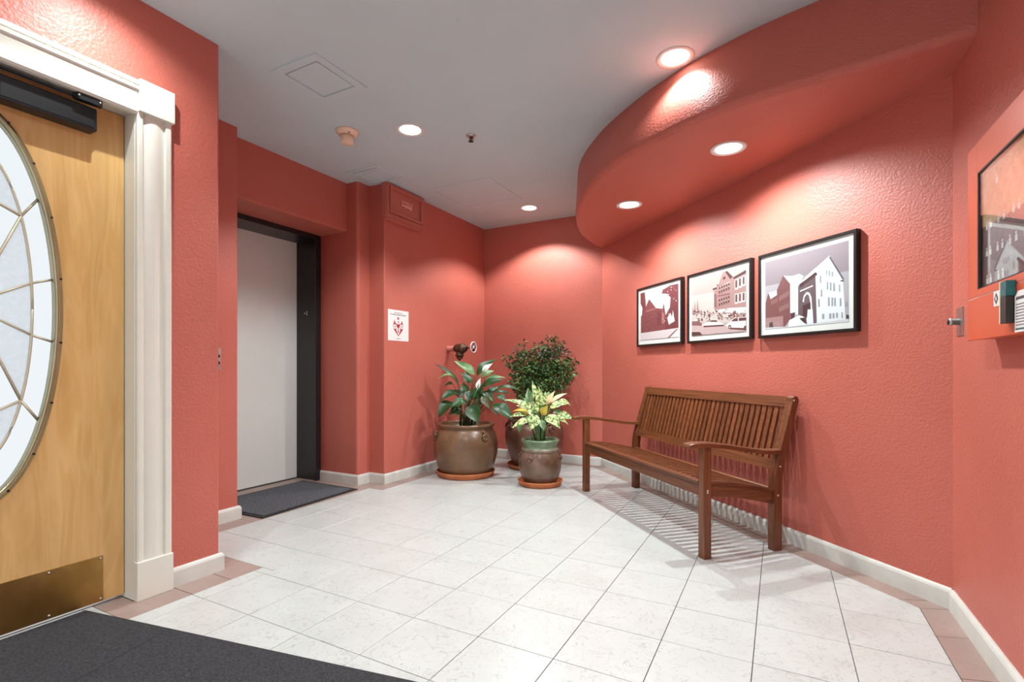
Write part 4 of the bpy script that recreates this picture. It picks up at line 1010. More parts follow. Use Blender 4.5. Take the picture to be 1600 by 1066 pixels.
PRINT_P2 = [('sk2',[(0.004,0.714),(0.992,0.694),(0.992,0.134),(0.004,0.249)]),('b2',[(0.44,0.707),(0.518,0.822),(0.592,0.994),(0.647,1.0),(0.775,0.871),(0.992,0.905),(0.992,0.241),(0.449,0.372)]),('w2',[(0.508,0.824),(0.585,0.995),(0.597,0.992),(0.521,0.818)]),('bd',[(0.642,1.0),(0.68,1.0),(0.779,0.879),(0.73,0.857)]),('bd',[(0.775,0.871),(0.992,0.939),(0.992,0.891),(0.797,0.838)]),('bd',[(0.416,0.768),(0.497,0.776),(0.499,0.751),(0.424,0.734)]),('bd',[(0.486,0.817),(0.524,0.818),(0.513,0.787)]),('bd',[(0.603,0.903),(0.631,0.922),(0.653,0.906),(0.647,0.879),(0.616,0.869)]),('w2',[(0.518,0.764),(0.73,0.818),(0.73,0.807),(0.518,0.753)]),('b2d',[(0.508,0.637),(0.73,0.638),(0.73,0.61),(0.508,0.608)]),('b2d',[(0.444,0.663),(0.489,0.669),(0.489,0.438),(0.444,0.452)]),('d2',[(0.529,0.773),(0.556,0.776),(0.556,0.659),(0.529,0.659)]),('w2',[(0.534,0.724),(0.551,0.726),(0.551,0.712),(0.534,0.709)]),('d2',[(0.529,0.568),(0.556,0.571),(0.556,0.458),(0.529,0.456)]),('w2',[(0.534,0.521),(0.551,0.521),(0.551,0.507),(0.534,0.507)]),('d2',[(0.572,0.78),(0.599,0.783),(0.599,0.667),(0.572,0.666)]),('w2',[(0.577,0.731),(0.594,0.733),(0.594,0.719),(0.577,0.717)]),('d2',[(0.572,0.574),(0.599,0.576),(0.599,0.464),(0.572,0.462)]),('w2',[(0.577,0.527),(0.594,0.527),(0.594,0.513),(0.577,0.513)]),('d2',[(0.614,0.787),(0.64,0.79),(0.64,0.674),(0.614,0.674)]),('w2',[(0.619,0.738),(0.636,0.74),(0.636,0.726),(0.619,0.724)]),('d2',[(0.614,0.579),(0.64,0.581),(0.64,0.47),(0.614,0.468)]),('w2',[(0.619,0.533),(0.636,0.533),(0.636,0.519),(0.619,0.519)]),('d2',[(0.656,0.794),(0.682,0.797),(0.682,0.682),(0.656,0.681)]),('w2',[(0.66,0.745),(0.677,0.747),(0.677,0.733),(0.66,0.731)]),('d2',[(0.656,0.584),(0.682,0.586),(0.682,0.476),(0.656,0.474)]),('w2',[(0.66,0.538),(0.677,0.538),(0.677,0.524),(0.66,0.524)]),('d2',[(0.697,0.8),(0.722,0.803),(0.722,0.689),(0.697,0.689)]),('w2',[(0.701,0.752),(0.718,0.754),(0.718,0.74),(0.701,0.738)]),('d2',[(0.697,0.589),(0.722,0.592),(0.722,0.482),(0.697,0.48)]),('w2',[(0.701,0.544),(0.718,0.544),(0.718,0.53),(0.701,0.53)]),('w2',[(0.811,0.828),(0.863,0.833),(0.863,0.669),(0.811,0.669)]),('d2',[(0.82,0.815),(0.852,0.819),(0.852,0.699),(0.82,0.697)]),('w2',[(0.811,0.6),(0.863,0.601),(0.863,0.446),(0.811,0.446)]),('d2',[(0.82,0.59),(0.852,0.591),(0.852,0.47),(0.82,0.47)]),('w2',[(0.872,0.842),(0.923,0.846),(0.923,0.684),(0.872,0.684)]),('d2',[(0.88,0.829),(0.912,0.832),(0.912,0.714),(0.88,0.712)]),('w2',[(0.872,0.602),(0.923,0.603),(0.923,0.45),(0.872,0.45)]),('d2',[(0.88,0.593),(0.912,0.593),(0.912,0.473),(0.88,0.473)]),('w2',[(0.931,0.855),(0.981,0.859),(0.981,0.699),(0.931,0.699)]),('d2',[(0.94,0.842),(0.97,0.846),(0.97,0.728),(0.94,0.727)]),('w2',[(0.931,0.604),(0.981,0.606),(0.981,0.453),(0.931,0.454)]),('d2',[(0.94,0.595),(0.97,0.596),(0.97,0.477),(0.94,0.476)]),('w2',[(0.449,0.401),(0.73,0.394),(0.992,0.368),(0.992,0.281),(0.449,0.357)]),('b2',[(0.044,0.398),(0.063,0.634),(0.092,0.392)]),('b2',[(0.096,0.391),(0.117,0.663),(0.153,0.383)]),('b2',[(0.007,0.403),(0.022,0.54),(0.044,0.398)]),('b2',[(0.252,0.399),(0.262,0.413),(0.281,0.398),(0.272,0.384)]),('w2',[(0.094,0.437),(0.107,0.453),(0.13,0.435),(0.119,0.418)]),('b2d',[(0.795,0.243),(0.802,0.253),(0.814,0.242),(0.808,0.233)]),('w2',[(0.371,0.266),(0.386,0.287),(0.414,0.264),(0.401,0.243)]),('w2',[(0.221,0.259),(0.237,0.28),(0.267,0.257),(0.253,0.235)]),('w2',[(0.793,0.335),(0.801,0.347),(0.815,0.334),(0.809,0.323)]),('b2d',[(0.088,0.333),(0.102,0.352),(0.129,0.331),(0.117,0.311)]),('b2d',[(0.268,0.372),(0.276,0.383),(0.292,0.371),(0.285,0.359)]),('w2',[(0.829,0.36),(0.836,0.371),(0.85,0.359),(0.843,0.348)]),('b2d',[(0.833,0.279),(0.842,0.292),(0.858,0.278),(0.851,0.265)]),('w2',[(0.309,0.331),(0.317,0.341),(0.331,0.33),(0.325,0.319)]),('w2',[(0.808,0.357),(0.813,0.364),(0.822,0.357),(0.818,0.35)]),('b2',[(0.529,0.297),(0.542,0.316),(0.566,0.296),(0.555,0.277)]),('b2',[(0.96,0.311),(0.969,0.323),(0.984,0.31),(0.977,0.297)]),('b2d',[(0.647,0.316),(0.653,0.325),(0.665,0.315),(0.659,0.306)]),('w2',[(0.742,0.322),(0.753,0.338),(0.772,0.321),(0.763,0.305)]),('b2d',[(0.112,0.427),(0.12,0.437),(0.135,0.425),(0.128,0.414)]),('b2',[(0.626,0.352),(0.634,0.364),(0.649,0.351),(0.642,0.339)]),('d2',[(0.309,0.405),(0.319,0.417),(0.336,0.403),(0.328,0.39)]),('w2',[(0.87,0.203),(0.882,0.221),(0.904,0.202),(0.894,0.184)]),('b2d',[(0.006,0.401),(0.025,0.425),(0.06,0.398),(0.044,0.373)]),('d2',[(0.841,0.22),(0.852,0.238),(0.874,0.219),(0.864,0.202)]),('b2',[(0.31,0.376),(0.321,0.39),(0.34,0.374),(0.331,0.36)]),('b2d',[(0.271,0.31),(0.278,0.32),(0.291,0.309),(0.285,0.3)]),('w2',[(0.183,0.289),(0.193,0.302),(0.211,0.288),(0.203,0.274)]),('b2',[(0.587,0.324),(0.594,0.334),(0.607,0.323),(0.601,0.313)]),('b2d',[(0.116,0.426),(0.131,0.446),(0.159,0.424),(0.146,0.403)]),('b2d',[(0.687,0.358),(0.692,0.365),(0.701,0.357),(0.697,0.35)]),('b2d',[(0.6,0.342),(0.605,0.349),(0.614,0.341),(0.61,0.334)]),('b2',[(0.306,0.236),(0.319,0.255),(0.344,0.235),(0.332,0.217)]),('d2',[(0.494,0.37),(0.504,0.384),(0.521,0.369),(0.513,0.355)]),('b2d',[(0.23,0.343),(0.243,0.361),(0.268,0.341),(0.257,0.323)]),('w2',[(0.825,0.282),(0.829,0.289),(0.837,0.281),(0.834,0.275)]),('b2d',[(0.263,0.324),(0.278,0.344),(0.306,0.322),(0.293,0.301)]),('w2',[(0.858,0.334),(0.863,0.341),(0.871,0.334),(0.867,0.327)]),('d2',[(0.578,0.234),(0.587,0.247),(0.604,0.233),(0.596,0.219)]),('b2d',[(0.514,0.393),(0.521,0.403),(0.534,0.392),(0.528,0.382)]),('b2d',[(0.879,0.207),(0.887,0.218),(0.901,0.206),(0.895,0.195)]),('b2d',[(0.784,0.264),(0.798,0.284),(0.822,0.263),(0.811,0.243)]),('w2',[(0.223,0.281),(0.238,0.302),(0.267,0.279),(0.254,0.258)]),('w2',[(0.903,0.199),(0.908,0.206),(0.917,0.198),(0.913,0.191)]),('b2d',[(0.936,0.24),(0.941,0.247),(0.949,0.24),(0.945,0.233)]),('d2',[(0.132,0.262),(0.146,0.281),(0.173,0.261),(0.161,0.242)]),('b2d',[(0.852,0.248),(0.861,0.262),(0.878,0.247),(0.87,0.233)]),('d2',[(0.747,0.223),(0.754,0.233),(0.766,0.222),(0.76,0.212)]),('w2',[(0.222,0.394),(0.235,0.412),(0.259,0.392),(0.248,0.375)]),('b2',[(0.117,0.292),(0.133,0.313),(0.162,0.291),(0.149,0.269)]),('b2d',[(0.567,0.254),(0.574,0.263),(0.587,0.253),(0.581,0.243)]),('b2d',[(0.342,0.25),(0.357,0.271),(0.384,0.249),(0.371,0.228)]),('b2d',[(0.896,0.282),(0.901,0.289),(0.91,0.281),(0.906,0.274)]),('b2',[(0.124,0.336),(0.133,0.347),(0.149,0.335),(0.142,0.323)]),('d2',[(0.034,0.435),(0.051,0.457),(0.084,0.432),(0.069,0.409)]),('b2d',[(0.321,0.347),(0.327,0.355),(0.337,0.347),(0.332,0.339)]),('b2d',[(0.461,0.381),(0.478,0.405),(0.508,0.379),(0.494,0.355)]),('d2',[(0.239,0.334),(0.257,0.358),(0.289,0.332),(0.274,0.307)]),('w2',[(0.075,0.279),(0.091,0.3),(0.121,0.277),(0.107,0.255)]),('b2d',[(0.52,0.334),(0.535,0.356),(0.562,0.332),(0.55,0.311)]),('w2',[(0.076,0.285),(0.083,0.295),(0.098,0.284),(0.091,0.273)]),('b2d',[(0.908,0.274),(0.913,0.282),(0.923,0.273),(0.919,0.265)]),('b2',[(0.184,0.273),(0.192,0.283),(0.205,0.272),(0.199,0.262)]),('d2',[(0.347,0.255),(0.356,0.266),(0.37,0.254),(0.364,0.243)]),('b2d',[(0.713,0.378),(0.721,0.389),(0.736,0.376),(0.729,0.365)]),('b2d',[(0.115,0.297),(0.129,0.315),(0.153,0.295),(0.142,0.277)]),('w2',[(0.072,0.399),(0.089,0.422),(0.12,0.397),(0.106,0.374)]),('d2',[(0.236,0.388),(0.252,0.41),(0.283,0.386),(0.269,0.363)]),('b2d',[(0.683,0.283),(0.691,0.295),(0.705,0.282),(0.698,0.271)]),('b2d',[(0.767,0.279),(0.782,0.3),(0.809,0.277),(0.797,0.255)]),('b2',[(0.779,0.27),(0.788,0.283),(0.805,0.269),(0.798,0.255)]),('w2',[(0.257,0.312),(0.275,0.336),(0.308,0.31),(0.293,0.286)]),('b2d',[(0.148,0.418),(0.155,0.427),(0.168,0.417),(0.162,0.407)]),('b2d',[(0.191,0.267),(0.201,0.28),(0.22,0.266),(0.211,0.252)]),('d2',[(0.778,0.26),(0.793,0.281),(0.819,0.258),(0.807,0.237)]),('w2',[(0.425,0.233),(0.432,0.242),(0.444,0.232),(0.439,0.222)]),('d2',[(0.352,0.351),(0.357,0.358),(0.366,0.35),(0.362,0.343)]),('w2',[(0.544,0.277),(0.55,0.285),(0.56,0.277),(0.555,0.269)]),('b2d',[(0.802,0.212),(0.808,0.221),(0.819,0.211),(0.814,0.203)]),('d2',[(0.943,0.24),(0.958,0.262),(0.984,0.239),(0.972,0.217)]),('b2d',[(0.761,0.215),(0.767,0.223),(0.777,0.214),(0.772,0.206)]),('w2',[(0.676,0.262),(0.688,0.278),(0.709,0.261),(0.699,0.244)]),('b2',[(0.83,0.251),(0.844,0.272),(0.87,0.249),(0.858,0.229)]),('b2',[(0.877,0.242),(0.885,0.253),(0.898,0.241),(0.892,0.23)]),('b2d',[(0.741,0.287),(0.752,0.302),(0.77,0.286),(0.762,0.271)]),('w2',[(0.878,0.29),(0.886,0.303),(0.902,0.289),(0.894,0.277)]),('b2',[(0.309,0.338),(0.314,0.345),(0.323,0.337),(0.318,0.33)]),('w2',[(0.874,0.282),(0.884,0.297),(0.903,0.28),(0.894,0.265)]),('b2d',[(0.429,0.326),(0.434,0.332),(0.443,0.325),(0.439,0.318)]),('w2',[(0.061,0.27),(0.08,0.295),(0.115,0.268),(0.098,0.243)]),('w2',[(0.619,0.341),(0.625,0.349),(0.635,0.34),(0.63,0.332)]),('b2d',[(0.498,0.303),(0.509,0.317),(0.528,0.301),(0.519,0.287)]),('w2',[(0.775,0.345),(0.782,0.355),(0.794,0.344),(0.788,0.334)]),('b2d',[(0.143,0.425),(0.153,0.439),(0.173,0.423),(0.164,0.409)]),('w2',[(0.675,0.294),(0.691,0.317),(0.719,0.292),(0.706,0.27)]),('b2',[(0.011,0.408),(0.027,0.428),(0.056,0.405),(0.043,0.385)]),('d2',[(0.038,0.391),(0.045,0.4),(0.058,0.39),(0.052,0.381)]),('b2',[(0.857,0.255),(0.868,0.271),(0.887,0.253),(0.878,0.237)]),('d2',[(0.721,0.271),(0.737,0.293),(0.765,0.269),(0.752,0.246)]),('b2d',[(0.567,0.285),(0.58,0.303),(0.605,0.283),(0.594,0.264)]),('w2',[(0.171,0.356),(0.179,0.367),(0.194,0.355),(0.187,0.344)]),('w2',[(0.505,0.398),(0.511,0.407),(0.523,0.397),(0.518,0.388)]),('b2d',[(0.532,0.315),(0.54,0.327),(0.555,0.314),(0.548,0.303)]),('d2',[(0.346,0.337),(0.357,0.351),(0.375,0.336),(0.367,0.322)]),('b2',[(0.298,0.293),(0.307,0.305),(0.323,0.292),(0.315,0.28)]),('d2',[(0.088,0.42),(0.102,0.438),(0.127,0.418),(0.115,0.4)]),('b2d',[(0.246,0.321),(0.258,0.336),(0.278,0.32),(0.269,0.305)]),('b2d',[(0.187,0.281),(0.206,0.306),(0.24,0.279),(0.224,0.254)]),('b2',[(0.352,0.373),(0.364,0.389),(0.385,0.371),(0.375,0.355)]),('w2',[(0.105,0.328),(0.123,0.351),(0.156,0.326),(0.141,0.302)]),('d2',[(0.904,0.218),(0.913,0.231),(0.928,0.218),(0.921,0.205)]),('b2d',[(0.807,0.33),(0.818,0.346),(0.837,0.329),(0.828,0.313)]),('w2',[(0.321,0.252),(0.334,0.27),(0.358,0.251),(0.347,0.233)]),('w2',[(0.801,0.352),(0.807,0.362),(0.82,0.351),(0.814,0.341)]),('b2d',[(0.859,0.252),(0.871,0.269),(0.893,0.251),(0.883,0.233)]),('d2',[(0.33,0.324),(0.347,0.347),(0.379,0.322),(0.364,0.298)]),('b2d',[(0.188,0.419),(0.2,0.435),(0.222,0.417),(0.212,0.401)]),('w2',[(0.708,0.373),(0.72,0.39),(0.742,0.371),(0.732,0.354)]),('d2',[(0.771,0.223),(0.783,0.241),(0.805,0.222),(0.795,0.204)]),('d2',[(0.516,0.258),(0.53,0.279),(0.557,0.257),(0.545,0.236)]),('d2',[(0.079,0.402),(0.088,0.414),(0.105,0.401),(0.097,0.389)]),('b2',[(0.877,0.199),(0.881,0.206),(0.888,0.199),(0.885,0.193)]),('w2',[(0.222,0.378),(0.236,0.398),(0.264,0.376),(0.251,0.356)]),('b2d',[(0.806,0.317),(0.814,0.329),(0.83,0.316),(0.823,0.303)]),('d2',[(0.419,0.364),(0.43,0.379),(0.45,0.362),(0.441,0.347)]),('w2',[(0.753,0.233),(0.76,0.244),(0.774,0.232),(0.768,0.221)]),('b2',[(0.781,0.255),(0.79,0.268),(0.807,0.254),(0.799,0.24)]),('w2',[(0.229,0.337),(0.24,0.351),(0.26,0.335),(0.251,0.321)]),('b2d',[(0.34,0.248),(0.357,0.271),(0.388,0.246),(0.373,0.222)]),('b2d',[(0.342,0.297),(0.35,0.308),(0.365,0.296),(0.358,0.285)]),('b2',[(0.089,0.369),(0.102,0.387),(0.128,0.367),(0.116,0.349)]),('b2',[(0.613,0.342),(0.629,0.364),(0.657,0.339),(0.644,0.317)]),('w2',[(0.62,0.276),(0.636,0.299),(0.664,0.275),(0.651,0.252)]),('d2',[(0.672,0.238),(0.682,0.253),(0.701,0.237),(0.692,0.223)]),('b2',[(0.65,0.387),(0.661,0.402),(0.681,0.385),(0.672,0.369)]),('d2',[(0.17,0.386),(0.187,0.408),(0.217,0.384),(0.203,0.361)]),('b2d',[(0.782,0.317),(0.796,0.338),(0.822,0.315),(0.81,0.295)]),('b2',[(0.672,0.236),(0.677,0.243),(0.687,0.235),(0.682,0.228)]),('b2',[(0.872,0.236),(0.884,0.254),(0.907,0.235),(0.897,0.216)]),('w2',[(0.678,0.341),(0.689,0.357),(0.71,0.339),(0.7,0.323)]),('b2',[(0.727,0.251),(0.741,0.271),(0.767,0.25),(0.755,0.229)]),('b2',[(0.174,0.391),(0.192,0.415),(0.225,0.388),(0.21,0.364)]),('w2',[(0.694,0.221),(0.699,0.228),(0.708,0.221),(0.703,0.214)]),('d2',[(0.699,0.271),(0.713,0.292),(0.739,0.27),(0.727,0.249)]),('b2d',[(0.833,0.233),(0.841,0.246),(0.857,0.232),(0.85,0.219)]),('b2d',[(0.56,0.311),(0.569,0.323),(0.586,0.31),(0.578,0.297)]),('b2',[(0.831,0.239),(0.836,0.246),(0.844,0.239),(0.84,0.232)]),('b2',[(0.377,0.348),(0.387,0.361),(0.404,0.347),(0.396,0.334)]),('b2d',[(0.912,0.242),(0.92,0.254),(0.935,0.241),(0.928,0.229)]),('w2',[(0.713,0.224),(0.72,0.234),(0.731,0.224),(0.726,0.214)]),('d2',[(0.206,0.33),(0.211,0.337),(0.221,0.329),(0.216,0.322)]),('b2d',[(0.199,0.28),(0.213,0.299),(0.241,0.278),(0.228,0.258)]),('st',[(0.004,0.19),(1.0,0.093),(1.0,0.0),(0.004,0.008)]),('b2d',[(0.007,0.264),(0.15,0.255),(0.22,0.201),(0.212,0.164),(0.007,0.194)]),('w2',[(0.212,0.191),(0.341,0.213),(0.391,0.245),(0.505,0.234),(0.537,0.187),(0.623,0.163),(0.628,0.131),(0.238,0.147)]),('d2',[(0.357,0.215),(0.399,0.238),(0.497,0.228),(0.521,0.193)]),('d2',[(0.238,0.162),(0.628,0.14),(0.628,0.113),(0.255,0.133)]),('w2',[(0.662,0.13),(0.73,0.165),(0.797,0.228),(1.0,0.22),(1.0,0.04),(0.707,0.075)]),('d2',[(0.752,0.176),(0.808,0.217),(0.869,0.217),(0.869,0.165)]),('d2',[(0.883,0.166),(0.883,0.215),(1.0,0.21),(1.0,0.16)]),('d2',[(0.7,0.084),(1.0,0.045),(1.0,0.011),(0.752,0.051)]),('d2',[(0.704,0.098),(0.722,0.124),(0.752,0.114),(0.761,0.075),(0.737,0.053),(0.71,0.066)]),('w2',[(0.719,0.093),(0.737,0.1),(0.746,0.079),(0.731,0.07)]),('d2',[(0.962,0.057),(0.979,0.085),(1.0,0.083),(1.0,0.011),(0.97,0.016)]),('bd',[(0.004,0.075),(0.176,0.059),(0.224,0.007),(0.004,0.007)])]
